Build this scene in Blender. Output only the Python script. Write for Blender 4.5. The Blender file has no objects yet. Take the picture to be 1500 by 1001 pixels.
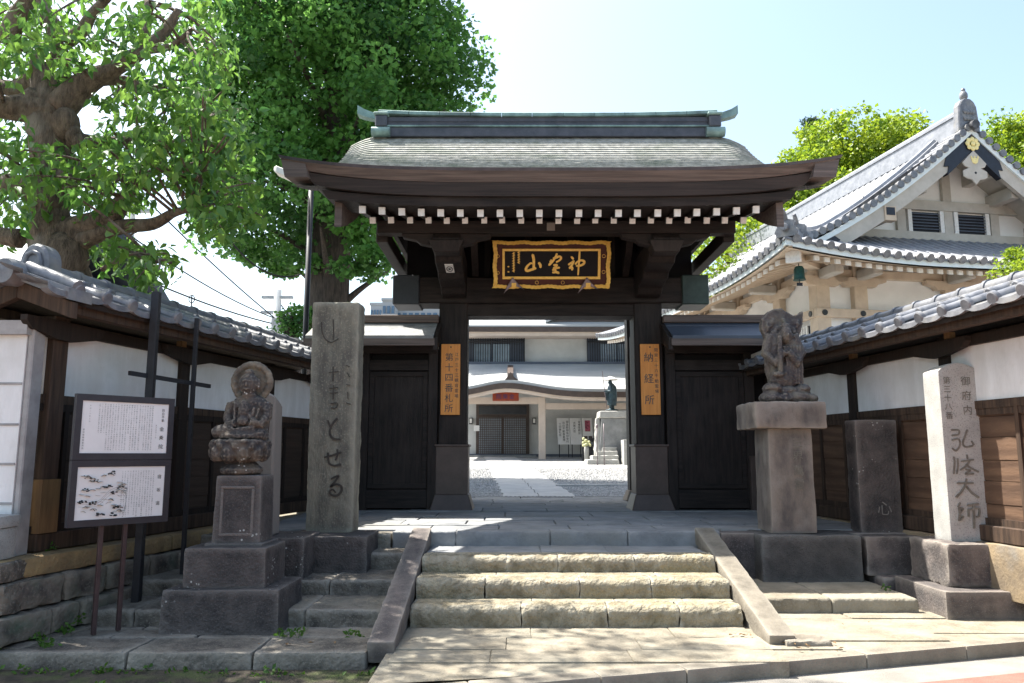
import bpy, bmesh, math, random
import numpy as np
from mathutils import Vector, Matrix, noise
random.seed(7)
rng = np.random.default_rng(11)
C = bpy.context.scene.collection
R = math.radians

# ------------------------------------------------------------------ camera, sky, sun, exposure
EYE = Vector((0.0, 0.0, 1.58))
F = 1141.0                       # focal length in pixels of the 1500 px wide photograph
PITCH = math.atan(164.5 / F)
cd = bpy.data.cameras.new('camera'); cam = bpy.data.objects.new('camera', cd); C.objects.link(cam)
cd.sensor_width = 36.0; cd.lens = F / 1500 * 36.0; cd.clip_start = 0.05; cd.clip_end = 3000
cam.location = EYE; cam.rotation_euler = (R(90) + PITCH, 0, 0)
bpy.context.scene.camera = cam

SUN = Vector((-0.50, 0.29, 1.0)).normalized()          # direction towards the sun
SUN_EL = math.asin(SUN.z)
SUN_AZ = math.atan2(SUN.x, SUN.y)                       # clockwise from +Y
w = bpy.data.worlds.new('World'); bpy.context.scene.world = w; w.use_nodes = True
nt = w.node_tree; bg = nt.nodes['Background']
sky = nt.nodes.new('ShaderNodeTexSky'); sky.sky_type = 'NISHITA'; sky.sun_disc = False
sky.sun_elevation = SUN_EL; sky.sun_rotation = SUN_AZ
sky.air_density = 1.0; sky.dust_density = 3.0; sky.ozone_density = 0.9; sky.altitude = 0
tint = nt.nodes.new('ShaderNodeMix'); tint.data_type = 'RGBA'; tint.blend_type = 'MULTIPLY'; tint.inputs[0].default_value = 1.0; tint.inputs[7].default_value = (1.04, 1.05, .98, 1)
nt.links.new(sky.outputs[0], tint.inputs[6]); nt.links.new(tint.outputs[2], bg.inputs[0]); bg.inputs[1].default_value = 0.125
sl = bpy.data.lights.new('sun', 'SUN'); so = bpy.data.objects.new('sun', sl); C.objects.link(so)
sl.energy = 5.0; sl.angle = R(0.5); sl.color = (1.0, 0.955, 0.88)
so.rotation_euler = SUN.to_track_quat('Z', 'Y').to_euler()
so.location = (-20, 20, 40)
vs = bpy.context.scene.view_settings
vs.view_transform = 'Standard'; vs.look = 'None'; vs.gamma = 1.0; vs.exposure = 1.58
vs.use_curve_mapping = False

def at(px, py, Y):
    """point of the photograph's pixel (px,py) at depth Y"""
    c, s = math.cos(PITCH), math.sin(PITCH)
    dx, dy = (px - 750) / F, (500.5 - py) / F
    d = Vector((dx, c - dy * s, s + dy * c))
    return EYE + d * (Y / d.y)

# ------------------------------------------------------------------ materials
def _n(nt, kind, **kw):
    n = nt.nodes.new(kind)
    for k, v in kw.items(): setattr(n, k, v)
    return n
MATS = {}
def mat(name, col, col2=None, rough=0.7, scale=6.0, bump=0.2, bscale=None, stretch=(1, 1, 1), spots=None, spot_col=(.6, .6, .55),
        spot_scale=30, metal=0.0, spec=0.4, wave=None, stain=None, stain_scale=1.5, fine=None, bdist=0.01, edge=None):
    """rough natural surface: two tones mixed by noise, optional fine grain, stains, lichen spots and grain bump"""
    if name in MATS: return MATS[name]
    m = bpy.data.materials.new(name); m.use_nodes = True; MATS[name] = m
    nt = m.node_tree; L = nt.links.new
    p = nt.nodes['Principled BSDF']
    p.inputs['Roughness'].default_value = rough; p.inputs['Metallic'].default_value = metal
    p.inputs['Specular IOR Level'].default_value = spec
    tc = _n(nt, 'ShaderNodeTexCoord'); mp = _n(nt, 'ShaderNodeMapping'); mp.inputs['Scale'].default_value = stretch
    L(tc.outputs['Object'], mp.inputs[0])
    if col2 is None: col2 = tuple(c * .7 for c in col)
    nz = _n(nt, 'ShaderNodeTexNoise'); nz.inputs['Scale'].default_value = scale; nz.inputs['Detail'].default_value = 8; nz.inputs['Roughness'].default_value = .65
    L(mp.outputs[0], nz.inputs['Vector'])
    rp = _n(nt, 'ShaderNodeValToRGB'); rp.color_ramp.elements[0].position = .37; rp.color_ramp.elements[1].position = .63
    rp.color_ramp.elements[0].color = (*col2, 1); rp.color_ramp.elements[1].color = (*col, 1)
    L(nz.outputs[0], rp.inputs[0]); out = rp.outputs[0]
    def mixin(fac_socket, color, facmul=1.0, blend='MIX'):
        nonlocal out
        mx = _n(nt, 'ShaderNodeMix', data_type='RGBA', blend_type=blend)
        mm = _n(nt, 'ShaderNodeMath', operation='MULTIPLY'); mm.inputs[1].default_value = facmul
        L(fac_socket, mm.inputs[0]); L(mm.outputs[0], mx.inputs[0]); L(out, mx.inputs[6]); mx.inputs[7].default_value = (*color, 1)
        out = mx.outputs[2]
    def thresh(sock, a, b):
        mr = _n(nt, 'ShaderNodeMapRange'); mr.inputs[1].default_value = a; mr.inputs[2].default_value = b
        L(sock, mr.inputs[0]); return mr.outputs[0]
    if wave:
        wv = _n(nt, 'ShaderNodeTexWave', wave_type='BANDS', bands_direction=wave.get('dir', 'X'))
        wv.inputs['Scale'].default_value = wave.get('scale', 8); wv.inputs['Distortion'].default_value = wave.get('dist', 6)
        wv.inputs['Detail'].default_value = 3; wv.inputs['Detail Scale'].default_value = wave.get('ds', 1.0)
        L(mp.outputs[0], wv.inputs[0]); mixin(thresh(wv.outputs[1], .35, .9), wave['col'], wave.get('fac', .6))
    if stain:
        n2 = _n(nt, 'ShaderNodeTexNoise'); n2.inputs['Scale'].default_value = stain_scale; n2.inputs['Detail'].default_value = 6
        L(tc.outputs['Object'], n2.inputs['Vector']); mixin(thresh(n2.outputs[0], .5, .72), stain, .75)
    if spots:
        vo = _n(nt, 'ShaderNodeTexVoronoi'); vo.inputs['Scale'].default_value = spot_scale
        L(tc.outputs['Object'], vo.inputs['Vector'])
        inv = _n(nt, 'ShaderNodeMath', operation='LESS_THAN'); inv.inputs[1].default_value = .22
        L(vo.outputs['Distance'], inv.inputs[0])
        n3 = _n(nt, 'ShaderNodeTexNoise'); n3.inputs['Scale'].default_value = spot_scale * .12
        L(tc.outputs['Object'], n3.inputs['Vector'])
        m2 = _n(nt, 'ShaderNodeMath', operation='MULTIPLY'); L(inv.outputs[0], m2.inputs[0]); L(thresh(n3.outputs[0], spots, spots + .05), m2.inputs[1])
        mixin(m2.outputs[0], spot_col, .85)
    if fine:
        nf = _n(nt, 'ShaderNodeTexNoise'); nf.inputs['Scale'].default_value = fine[0]; nf.inputs['Detail'].default_value = 2
        L(tc.outputs['Object'], nf.inputs['Vector']); mixin(thresh(nf.outputs[0], .56, .66), fine[1], fine[2])
    if edge:
        ge = _n(nt, 'ShaderNodeNewGeometry'); mixin(thresh(ge.outputs['Pointiness'], .505, .56), edge, .8)
    L(out, p.inputs['Base Color'])
    if bump:
        nb = _n(nt, 'ShaderNodeTexNoise'); nb.inputs['Scale'].default_value = bscale or scale * 6; nb.inputs['Detail'].default_value = 6
        L(mp.outputs[0], nb.inputs['Vector'])
        bp = _n(nt, 'ShaderNodeBump'); bp.inputs['Strength'].default_value = bump; bp.inputs['Distance'].default_value = bdist
        L(nb.outputs[0], bp.inputs['Height']); L(bp.outputs[0], p.inputs['Normal'])
    return m

def leaf_mat(name, a, b, trans=.4, rough=.5, spec=.35):
    if name in MATS: return MATS[name]
    m = bpy.data.materials.new(name); m.use_nodes = True; MATS[name] = m
    nt = m.node_tree; L = nt.links.new; p = nt.nodes['Principled BSDF']
    at_ = _n(nt, 'ShaderNodeAttribute', attribute_name='tint')
    mx = _n(nt, 'ShaderNodeMix', data_type='RGBA'); mx.inputs[6].default_value = (*a, 1); mx.inputs[7].default_value = (*b, 1)
    L(at_.outputs['Fac'], mx.inputs[0]); L(mx.outputs[2], p.inputs['Base Color'])
    p.inputs['Roughness'].default_value = rough; p.inputs['Specular IOR Level'].default_value = spec
    tr = _n(nt, 'ShaderNodeBsdfTranslucent')
    hs = _n(nt, 'ShaderNodeHueSaturation'); hs.inputs['Value'].default_value = 1.7; hs.inputs['Hue'].default_value = .485
    L(mx.outputs[2], hs.inputs['Color']); L(hs.outputs[0], tr.inputs[0])
    ms = _n(nt, 'ShaderNodeMixShader'); ms.inputs[0].default_value = trans
    L(p.outputs[0], ms.inputs[1]); L(tr.outputs[0], ms.inputs[2]); L(ms.outputs[0], nt.nodes['Material Output'].inputs[0])
    return m

M = dict(
 dark_wood=mat('dark_wood', (.030, .022, .019), (.010, .008, .0075), rough=.62, scale=3, stretch=(7, 7, .6), bump=.5, bscale=20, spec=.25, stain=(.045, .035, .030), stain_scale=1.4),
 dark_wood_h=mat('dark_wood_h', (.030, .022, .019), (.010, .008, .0075), rough=.62, scale=3, stretch=(.6, 7, 7), bump=.5, bscale=20, spec=.25, stain=(.045, .035, .030), stain_scale=1.4),
 fascia=mat('fascia_wood', (.165, .130, .114), (.085, .067, .060), rough=.7, scale=2.5, stretch=(.35, 8, 14), bump=.25, bscale=14, spec=.3),
 fascia_dark=mat('fascia_dark', (.048, .036, .032), (.022, .018, .017), rough=.7, scale=2.5, stretch=(.35, 8, 14), bump=.25, bscale=14, spec=.3),
 shingle=mat('shingle', (.36, .355, .325), (.19, .19, .172), rough=.85, scale=5, stretch=(2.0, 1, 1), bump=.5, bscale=30, stain=(.10, .125, .085), stain_scale=1.2, fine=(60, (.30, .285, .25), .5)),
 copper=mat('copper_green', (.23, .34, .32), (.12, .18, .175), rough=.5, scale=5, bump=.15, metal=.2, stain=(.06, .07, .07)),
 copper_dark=mat('copper_dark', (.085, .085, .10), (.05, .053, .065), rough=.45, scale=5, bump=.1, metal=.2),
 cap_dark=mat('cap_dark', (.030, .035, .042), (.02, .024, .03), rough=.5, scale=5, bump=.1),
 cap_green=mat('cap_green', (.045, .075, .065), (.025, .042, .038), rough=.5, scale=4, bump=.1, stain=(.02, .025, .025)),
 white_paint=mat('white_paint', (.80, .79, .76), (.68, .66, .62), rough=.6, scale=20, bump=.05),
 gold=mat('gold_leaf', (.95, .60, .12), (.78, .44, .07), rough=.42, scale=20, bump=.15, metal=.1, spec=.6),
 pale_gold=mat('pale_gold', (.90, .78, .36), (.75, .62, .25), rough=.4, scale=20, bump=.1, spec=.6),
 lacquer=mat('red_lacquer', (.085, .022, .014), (.05, .014, .01), spec=.2, rough=.5, scale=8, bump=.05),
 black_lacquer=mat('black_lacquer', (.009, .007, .008), (.006, .005, .006), spec=.15, rough=.5, scale=8, bump=.03),
 pewter=mat('pewter', (.23, .19, .20), (.12, .10, .11), rough=.4, scale=14, bump=.2, metal=.4),
 orange_wood=mat('orange_wood', (.90, .38, .085), (.74, .28, .055), rough=.5, scale=3, stretch=(9, 9, .7), bump=.1, wave=dict(dir='X', scale=7, dist=3, col=(.34, .10, .025), fac=.4)),
 blue_ink=mat('blue_ink', (.045, .075, .085), (.03, .05, .06), rough=.6, scale=20, bump=0),
 plaster=mat('plaster', (.76, .76, .755), (.62, .615, .60), rough=.85, scale=1.1, stretch=(3.5, 3.5, .7), bump=.2, bscale=30, stain=(.56, .54, .50), stain_scale=1.1, fine=(14, (.55, .53, .50), .15)),
 grey_plaster=mat('grey_plaster', (.36, .35, .34), (.26, .25, .245), rough=.9, scale=5, bump=.2),
 wall_wood=mat('wall_wood', (.065, .043, .030), (.04, .026, .018), rough=.75, scale=3, stretch=(.5, 5, 9), bump=.4, bscale=14, wave=dict(dir='Z', scale=3.2, dist=9, ds=.7, col=(.028, .018, .012), fac=.55)),
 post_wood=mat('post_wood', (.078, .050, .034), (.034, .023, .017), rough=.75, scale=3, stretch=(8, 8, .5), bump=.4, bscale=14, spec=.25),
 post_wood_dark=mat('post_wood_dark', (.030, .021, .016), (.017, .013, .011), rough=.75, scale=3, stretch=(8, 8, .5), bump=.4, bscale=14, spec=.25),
 tan_wood=mat('new_tan_wood', (.22, .135, .06), (.14, .085, .042), rough=.7, scale=3, stretch=(8, 8, .6), bump=.2, spec=.25),
 panel_wood=mat('panel_wood', (.135, .078, .046), (.07, .040, .025), rough=.75, scale=1.4, stretch=(.8, 3, 2.5), bump=.4, bscale=14, wave=dict(dir='Z', scale=1.0, dist=14, ds=.35, col=(.06, .032, .019), fac=.55)),
 tile=mat('grey_tile', (.195, .20, .215), (.095, .10, .115), rough=.42, scale=7, bump=.12, spec=.55, stain=(.22, .21, .19), stain_scale=5),
 tile_mortar=mat('tile_ridge', (.21, .21, .215), (.10, .10, .105), rough=.5, scale=9, bump=.2),
 step_stone=mat('step_stone', edge=(.36, .33, .26), col=(.325, .28, .195), col2=(.15, .125, .08), rough=.95, scale=5, bump=1.0, bscale=22, bdist=.035, stain=(.26, .215, .12), stain_scale=1.7, fine=(70, (.14, .13, .10), .55)),
 tread_stone=mat('tread_stone', (.45, .42, .35), (.31, .29, .24), rough=.9, scale=3, bump=.6, bscale=30, bdist=.012, stain=(.36, .33, .25), fine=(60, (.24, .23, .2), .6)),
 slab=mat('slab_stone', (.27, .275, .275), (.165, .17, .175), rough=.85, scale=2.5, bump=.6, bscale=35, stain=(.23, .225, .205), fine=(80, (.22, .22, .21), .5)),
 gravel_stone=mat('gravel_stone', (.44, .44, .43), (.17, .17, .175), rough=.9, scale=14, bump=.3),
 path_stone=mat('path_stone', (.42, .415, .40), (.33, .33, .325), rough=.85, scale=2.5, bump=.4, bscale=35),
 pavement=mat('pavement_stone', (.295, .262, .20), (.175, .152, .112), rough=.95, scale=3.0, bump=.9, bscale=26, bdist=.015, stain=(.24, .225, .18), fine=(90, (.27, .25, .21), .6)),
 dark_stone=mat('dark_stone', edge=(.17, .15, .135), col=(.092, .078, .072), col2=(.034, .031, .031), rough=.85, scale=4, bump=1.0, bscale=40, bdist=.02, spots=.6, spot_col=(.50, .50, .47), spot_scale=24, fine=(90, (.13, .115, .105), .5)),
 pitted_stone=mat('pitted_stone', edge=(.17, .165, .155), col=(.095, .09, .085), col2=(.055, .053, .052), rough=.9, scale=6, bump=1.0, bscale=60, bdist=.02, fine=(110, (.02, .02, .02), .6)),
 base_stone=mat('base_stone', edge=(.25, .22, .19), col=(.155, .128, .115), col2=(.06, .052, .05), rough=.9, scale=4, bump=.7, bscale=40, stain=(.075, .07, .068), fine=(90, (.20, .18, .165), .5)),
 terrace=mat('terrace_stone', edge=(.28, .255, .215), col=(.185, .162, .13), col2=(.06, .053, .046), rough=.9, scale=5, bump=1.0, bscale=26, bdist=.025, stain=(.21, .20, .16), fine=(70, (.26, .24, .2), .5)),
 stele_stone=mat('stele_stone', edge=(.30, .28, .22), col=(.215, .20, .155), col2=(.105, .098, .08), rough=.9, scale=2.4, stretch=(3, 3, .8), bump=.8, bscale=20, bdist=.015, stain=(.075, .068, .06), stain_scale=3.0, fine=(50, (.30, .28, .21), .45)),
 moss_edge=mat('yellow_edge', (.30, .26, .12), (.18, .155, .08), rough=.95, scale=9, bump=.8),
 pillar_stone=mat('pillar_stone', edge=(.27, .235, .20), col=(.185, .155, .13), col2=(.085, .075, .07), rough=.9, scale=2.5, stretch=(2.5, 2.5, 1), bump=.7, bscale=36, stain=(.25, .225, .20), stain_scale=3.5, fine=(80, (.12, .11, .10), .5)),
 statue_stone=mat('statue_stone', edge=(.21, .18, .145), col=(.070, .058, .051), col2=(.022, .020, .021), rough=.75, scale=7, bump=.8, bscale=40, stain=(.155, .115, .075), stain_scale=5, spots=.58, spot_col=(.55, .55, .52), spot_scale=26),
 halo_stone=mat('halo_stone', (.20, .17, .125), (.09, .075, .06), rough=.85, scale=9, bump=.8, bscale=40),
 statue_dark=mat('statue_dark', edge=(.17, .15, .125), col=(.085, .07, .062), col2=(.028, .025, .028), rough=.65, scale=8, bump=.8, bscale=40, stain=(.17, .15, .11), stain_scale=5),
 granite=mat('granite', (.42, .415, .39), (.33, .325, .305), rough=.8, scale=4, bump=.4, bscale=90, fine=(95, (.22, .22, .21), .75)),
 carved=mat('carved_shadow', (.20, .185, .155), (.11, .10, .085), rough=.95, scale=10, bump=.3),  # stroke colour stands in for the shade inside cut letters
 carved_shadow_dark=mat('carved_shadow_dark', (.065, .055, .045), (.04, .035, .03), rough=.95, scale=10, bump=.3),  # deeper recess shade, put into the colour of raised strokes
 carved_pale=mat('carved_pale', (.20, .185, .165), (.14, .13, .12), rough=.95, scale=10, bump=.3),
 wall_stone=mat('rubble_stone', edge=(.22, .19, .15), col=(.13, .105, .085), col2=(.055, .047, .042), rough=.95, scale=4, bump=.9, bscale=26, bdist=.02, stain=(.10, .15, .10), stain_scale=3.0, fine=(40, (.20, .17, .14), .5)),
 rubble_pale=mat('rubble_pale', (.19, .16, .125), (.075, .062, .05), rough=.95, scale=5, bump=1.0, bscale=22, bdist=.03, stain=(.24, .17, .09), stain_scale=2.2, fine=(40, (.26, .23, .19), .5)),
 yellow_coping=mat('yellow_coping', (.33, .23, .11), (.19, .135, .075), rough=.95, scale=3, bump=.8, bscale=30, bdist=.02, stain=(.17, .155, .12), stain_scale=2.2),
 coping=mat('coping_stone', (.27, .205, .125), (.16, .125, .085), rough=.95, scale=4, bump=.7, bscale=30, stain=(.20, .20, .19), stain_scale=3),
 iron=mat('black_iron', (.022, .023, .028), (.015, .015, .018), rough=.5, scale=10, bump=.1, metal=.2),
 brown_steel=mat('brown_steel', (.075, .045, .043), (.05, .03, .03), rough=.5, scale=14, bump=.1, metal=.2),
 sign_frame=mat('sign_frame', (.030, .028, .034), (.022, .020, .026), rough=.45, scale=10, bump=.05),
 sign_white=mat('sign_white', (.76, .745, .73), (.70, .68, .665), rough=.35, scale=3, bump=0),
 ink=mat('black_ink', (.035, .034, .036), (.03, .03, .03), rough=.7, scale=9, bump=0),
 ink_grey=mat('grey_ink', (.24, .235, .235), (.20, .20, .20), rough=.7, scale=9, bump=0),
 bark=mat('bark', (.21, .155, .115), (.075, .055, .042), rough=.95, scale=6, stretch=(2.5, 2.5, .8), bump=1.0, bscale=22, bdist=.03, stain=(.26, .23, .20), stain_scale=2.5),
 bark_dark=mat('bark_dark', (.12, .09, .075), (.05, .04, .035), rough=.95, scale=6, stretch=(3, 3, .5), bump=1.0, bscale=18, bdist=.03),
 cream_wood=mat('cream_paint', (.60, .49, .37), (.50, .40, .30), rough=.7, scale=3, bump=.1),
 cream_dark=mat('grey_cream', (.50, .465, .41), (.42, .39, .34), rough=.75, scale=3, bump=.1),
 hall_white=mat('hall_plaster', (.82, .825, .81), (.74, .745, .73), rough=.8, scale=1.5, bump=.08),
 pale_trim=mat('pale_trim', (.74, .80, .80), (.66, .72, .72), rough=.6, scale=4, bump=.05),
 hall_tile=mat('hall_tile', (.27, .28, .305), (.18, .19, .21), rough=.35, scale=6, bump=.1, spec=.6),
 navy=mat('navy_copper', (.018, .020, .032), (.012, .013, .02), rough=.4, scale=8, bump=.1),
 dark_metal=mat('dark_fitting', (.02, .02, .02), (.014, .014, .014), rough=.4, scale=10, bump=.05),
 kuri_roof=mat('pale_metal_roof', (.42, .43, .43), (.33, .34, .34), rough=.45, scale=1.0, bump=.1, stretch=(.3, 2, 2)),
 slate_blue=mat('slate_blue', (.085, .10, .13), (.065, .078, .105), rough=.5, scale=2, bump=.1),
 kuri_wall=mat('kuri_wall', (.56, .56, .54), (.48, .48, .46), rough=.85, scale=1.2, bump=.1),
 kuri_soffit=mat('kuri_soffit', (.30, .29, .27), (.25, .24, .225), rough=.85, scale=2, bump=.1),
 kuri_beam=mat('kuri_beam', (.62, .52, .44), (.55, .455, .385), rough=.8, scale=2, bump=.1),
 brown_frame=mat('brown_frame', (.085, .060, .05), (.06, .042, .035), rough=.5, scale=5, bump=.1),
 glass=mat('dark_glass', (.045, .05, .058), (.03, .035, .042), rough=.12, scale=3, bump=0, spec=.8),
 pale_glass=mat('pale_glass', (.30, .36, .42), (.22, .28, .34), rough=.15, scale=2, bump=0, spec=.8),
 red_plate=mat('red_plate', (.33, .055, .02), (.24, .04, .016), rough=.4, scale=5, bump=.05),
 blue_paint=mat('blue_paint', (.03, .04, .16), (.02, .03, .12), rough=.5, scale=9, bump=0),
 bronze=mat('bronze', (.05, .085, .10), (.025, .04, .05), rough=.42, scale=9, bump=.2, metal=.5),
 bronze_green=mat('bell_green', (.02, .085, .07), (.012, .05, .045), rough=.4, scale=12, bump=.1, metal=.4),
 asphalt=mat('road_concrete', (.25, .235, .21), (.18, .17, .15), rough=.9, scale=3, bump=.5, bscale=120, fine=(160, (.22, .21, .20), .6)),
 red_road=mat('red_road', (.33, .11, .085), (.26, .085, .068), rough=.9, scale=5, bump=.5, bscale=140, fine=(160, (.50, .22, .18), .5)),
 kerb=mat('kerb_stone', edge=(.27, .245, .20), col=(.21, .185, .145), col2=(.12, .105, .082), rough=.9, scale=6, bump=.6, bscale=60, fine=(120, (.16, .15, .135), .65)),
 soil=mat('soil', (.075, .062, .045), (.035, .03, .022), rough=1, scale=12, bump=1, bscale=60, bdist=.02, stain=(.085, .12, .03), stain_scale=4),
 ground=mat('ground_earth', (.22, .20, .16), (.15, .135, .11), rough=1, scale=2, bump=.4),
 gravel=mat('gravel_bed', (.42, .42, .41), (.17, .17, .175), rough=.95, scale=26, bump=1.0, bscale=40, bdist=.04),
 cream_fabric=mat('lamp_white', (.74, .72, .68), (.66, .64, .6), rough=.4, scale=5, bump=.05),
 cable=mat('cable_black', (.02, .02, .022), (.015, .015, .015), rough=.6, scale=9, bump=0),
 concrete=mat('pole_concrete', (.42, .44, .46), (.34, .36, .38), rough=.85, scale=4, bump=.1),
 apart=mat('apartment_wall', (.36, .38, .40), (.32, .34, .36), rough=.8, scale=.3, bump=0),
 apart_glass=mat('apartment_glass', (.10, .17, .25), (.07, .12, .19), rough=.2, scale=.3, bump=0),
 poster=mat('poster_pink', (.50, .12, .17), (.14, .03, .05), rough=.5, scale=9, bump=0),
 flower=mat('flower_white', (.75, .70, .45), (.30, .35, .12), rough=.7, scale=30, bump=0),
 seam=mat('seam_brown', (.22, .19, .14), (.16, .14, .10), rough=.9, scale=9, bump=0),
)
L_GINKGO = leaf_mat('ginkgo_leaf', (.030, .100, .026), (.115, .275, .055), trans=.42)
L_NEAR = leaf_mat('broad_leaf', (.034, .115, .024), (.13, .26, .042), trans=.48, rough=.38, spec=.5)
L_BRIGHT = leaf_mat('bright_leaf', (.085, .17, .012), (.22, .30, .022), trans=.38)
L_CON = leaf_mat('conifer_leaf', (.020, .050, .022), (.05, .10, .035), trans=.15)
L_WEED = leaf_mat('weed_leaf', (.03, .09, .012), (.10, .20, .03), trans=.35)

# ------------------------------------------------------------------ object helpers
TM = {}
def thing(name, label, cat, loc=(0, 0, 0), rz=0.0, group=None, kind=None):
    o = bpy.data.objects.new(name, None); C.objects.link(o)
    o.location = loc; o.rotation_euler = (0, 0, rz); o.empty_display_size = .2
    o['label'] = label; o['category'] = cat
    if group: o['group'] = group
    if kind: o['kind'] = kind
    TM[o.name] = Matrix.Translation(loc) @ Matrix.Rotation(rz, 4, 'Z')
    return o
def tag(o, label, cat, group=None, kind=None):
    o['label'] = label; o['category'] = cat
    if group: o['group'] = group
    if kind: o['kind'] = kind
    return o
def rootmat(o):
    while o.parent: o = o.parent
    return TM.get(o.name, Matrix())

def cr(pts, n=6):
    """Catmull-Rom through points (any dimension)"""
    P = [np.array(p, float) for p in pts]
    if len(P) < 3: 
        return [P[0] + (P[1] - P[0]) * i / n for i in range(n + 1)]
    Q = [2 * P[0] - P[1]] + P + [2 * P[-1] - P[-2]]; out = []
    for i in range(1, len(Q) - 2):
        for k in range(n):
            t = k / n; a, b, c, d = Q[i - 1], Q[i], Q[i + 1], Q[i + 2]
            out.append(.5 * (2 * b + (c - a) * t + (2 * a - 5 * b + 4 * c - d) * t * t + (3 * b - a - 3 * c + d) * t ** 3))
    out.append(P[-1]); return out

class MB:
    def __init__(s): s.v = []; s.f = []
    def add(s, vs, fs):
        k = len(s.v); s.v += [tuple(v) for v in vs]; s.f += [tuple(i + k for i in f) for f in fs]; return s
    def hexa(s, p):           # p: 8 corners, bottom ring then top ring
        return s.add(p, [(3, 2, 1, 0), (4, 5, 6, 7), (0, 1, 5, 4), (1, 2, 6, 5), (2, 3, 7, 6), (3, 0, 4, 7)])
    def box(s, x0, x1, y0, y1, z0, z1):
        return s.hexa([(x0, y0, z0), (x1, y0, z0), (x1, y1, z0), (x0, y1, z0), (x0, y0, z1), (x1, y0, z1), (x1, y1, z1), (x0, y1, z1)])
    def frustum(s, x, y, z0, z1, a, b, a2=None, b2=None):
        a2 = a if a2 is None else a2; b2 = b if b2 is None else b2
        return s.hexa([(x - a, y - b, z0), (x + a, y - b, z0), (x + a, y + b, z0), (x - a, y + b, z0),
                       (x - a2, y - b2, z1), (x + a2, y - b2, z1), (x + a2, y + b2, z1), (x - a2, y + b2, z1)])
    def tube(s, pts, rad, n=8, cap=True):
        pts = [Vector(p) for p in pts]
        if not hasattr(rad, '__len__'): rad = [rad] * len(pts)
        vs = []; fs = []; up = None
        for i, p in enumerate(pts):
            t = (pts[min(i + 1, len(pts) - 1)] - pts[max(i - 1, 0)]).normalized()
            if up is None: up = t.orthogonal().normalized()
            up = (up - t * up.dot(t)).normalized(); sd = t.cross(up)
            for k in range(n):
                a = 2 * math.pi * k / n; vs.append(p + (up * math.cos(a) + sd * math.sin(a)) * rad[i])
        for i in range(len(pts) - 1):
            for k in range(n):
                a = i * n + k; b = i * n + (k + 1) % n; fs.append((a, b, b + n, a + n))
        if cap:
            fs.append(tuple(range(n - 1, -1, -1))); fs.append(tuple(range((len(pts) - 1) * n, len(pts) * n)))
        return s.add(vs, fs)
    def prism(s, poly, axis, a, b):      # closed polygon (2D) extruded along an axis between a and b
        def P(u, v, t): return {'x': (t, u, v), 'y': (u, t, v), 'z': (u, v, t)}[axis]
        n = len(poly); vs = [P(u, v, a) for u, v in poly] + [P(u, v, b) for u, v in poly]
        fs = [tuple(range(n - 1, -1, -1)), tuple(range(n, 2 * n))] + [(i, (i + 1) % n, (i + 1) % n + n, i + n) for i in range(n)]
        return s.add(vs, fs)
    def lathe(s, prof, c=(0, 0, 0), n=20):
        vs = []; fs = []
        for r, z in prof:
            for k in range(n):
                a = 2 * math.pi * k / n; vs.append((c[0] + r * math.cos(a), c[1] + r * math.sin(a), c[2] + z))
        m = len(prof)
        for i in range(m - 1):
            for k in range(n):
                a = i * n + k; b = i * n + (k + 1) % n; fs.append((a, b, b + n, a + n))
        fs.append(tuple(range(n - 1, -1, -1))); fs.append(tuple(range((m - 1) * n, m * n)))
        return s.add(vs, fs)
    def sweep(s, pts, prof, side):
        """profile [(a,b)] swept along pts: a along 'side', b along the normal"""
        pts = [Vector(p) for p in pts]; side = Vector(side); m = len(prof); vs = []; fs = []
        for i, p in enumerate(pts):
            t = (pts[min(i + 1, len(pts) - 1)] - pts[max(i - 1, 0)]).normalized()
            nn = side.cross(t).normalized()
            if nn.z < 0: nn = -nn
            for a, b in prof: vs.append(p + side * a + nn * b)
        for i in range(len(pts) - 1):
            for k in range(m - 1):
                a = i * m + k; fs.append((a, a + 1, a + 1 + m, a + m))
        return s.add(vs, fs)
    def stone(s, x0, x1, y0, y1, z0, z1, amp=.012, bev=.025, cell=.09, top_in=0.0, seed=0, nose=0.0):
        """irregular hewn block"""
        bm = bmesh.new(); bmesh.ops.create_cube(bm, size=1)
        for v in bm.verts:
            k = 1 - (top_in if v.co.z > 0 else 0)
            v.co = Vector(((x0 + x1) / 2 + v.co.x * (x1 - x0) * k, (y0 + y1) / 2 + v.co.y * (y1 - y0) * k, (z0 + z1) / 2 + v.co.z * (z1 - z0)))
        if nose:
            fe = [e for e in bm.edges if all(v.co.y < (y0 + y1) / 2 and v.co.z > (z0 + z1) / 2 for v in e.verts)]
            bmesh.ops.bevel(bm, geom=fe, offset=nose, segments=4, profile=.5, affect='EDGES')
        bmesh.ops.bevel(bm, geom=[e for e in bm.edges if len(e.link_faces) == 2 and e.calc_face_angle(0) > .9], offset=bev, segments=2, profile=.6, affect='EDGES')
        for it in range(6):
            es = [e for e in bm.edges if e.calc_length() > cell]
            if not es: break
            bmesh.ops.subdivide_edges(bm, edges=es, cuts=1, use_grid_fill=True)
        bmesh.ops.triangulate(bm, faces=[f for f in bm.faces if len(f.verts) > 4])
        bm.normal_update()
        for v in bm.verts:
            q = v.co * 5 + Vector((seed * 3.1, seed, 0))
            d = noise.noise(q) * .55 + noise.noise(q * 3.1) * .45 + noise.noise(q * 7) * .35
            v.co += v.normal * d * amp
        bm.verts.index_update()
        s.add([v.co for v in bm.verts], [[v.index for v in f.verts] for f in bm.faces]); bm.free(); return s
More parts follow.
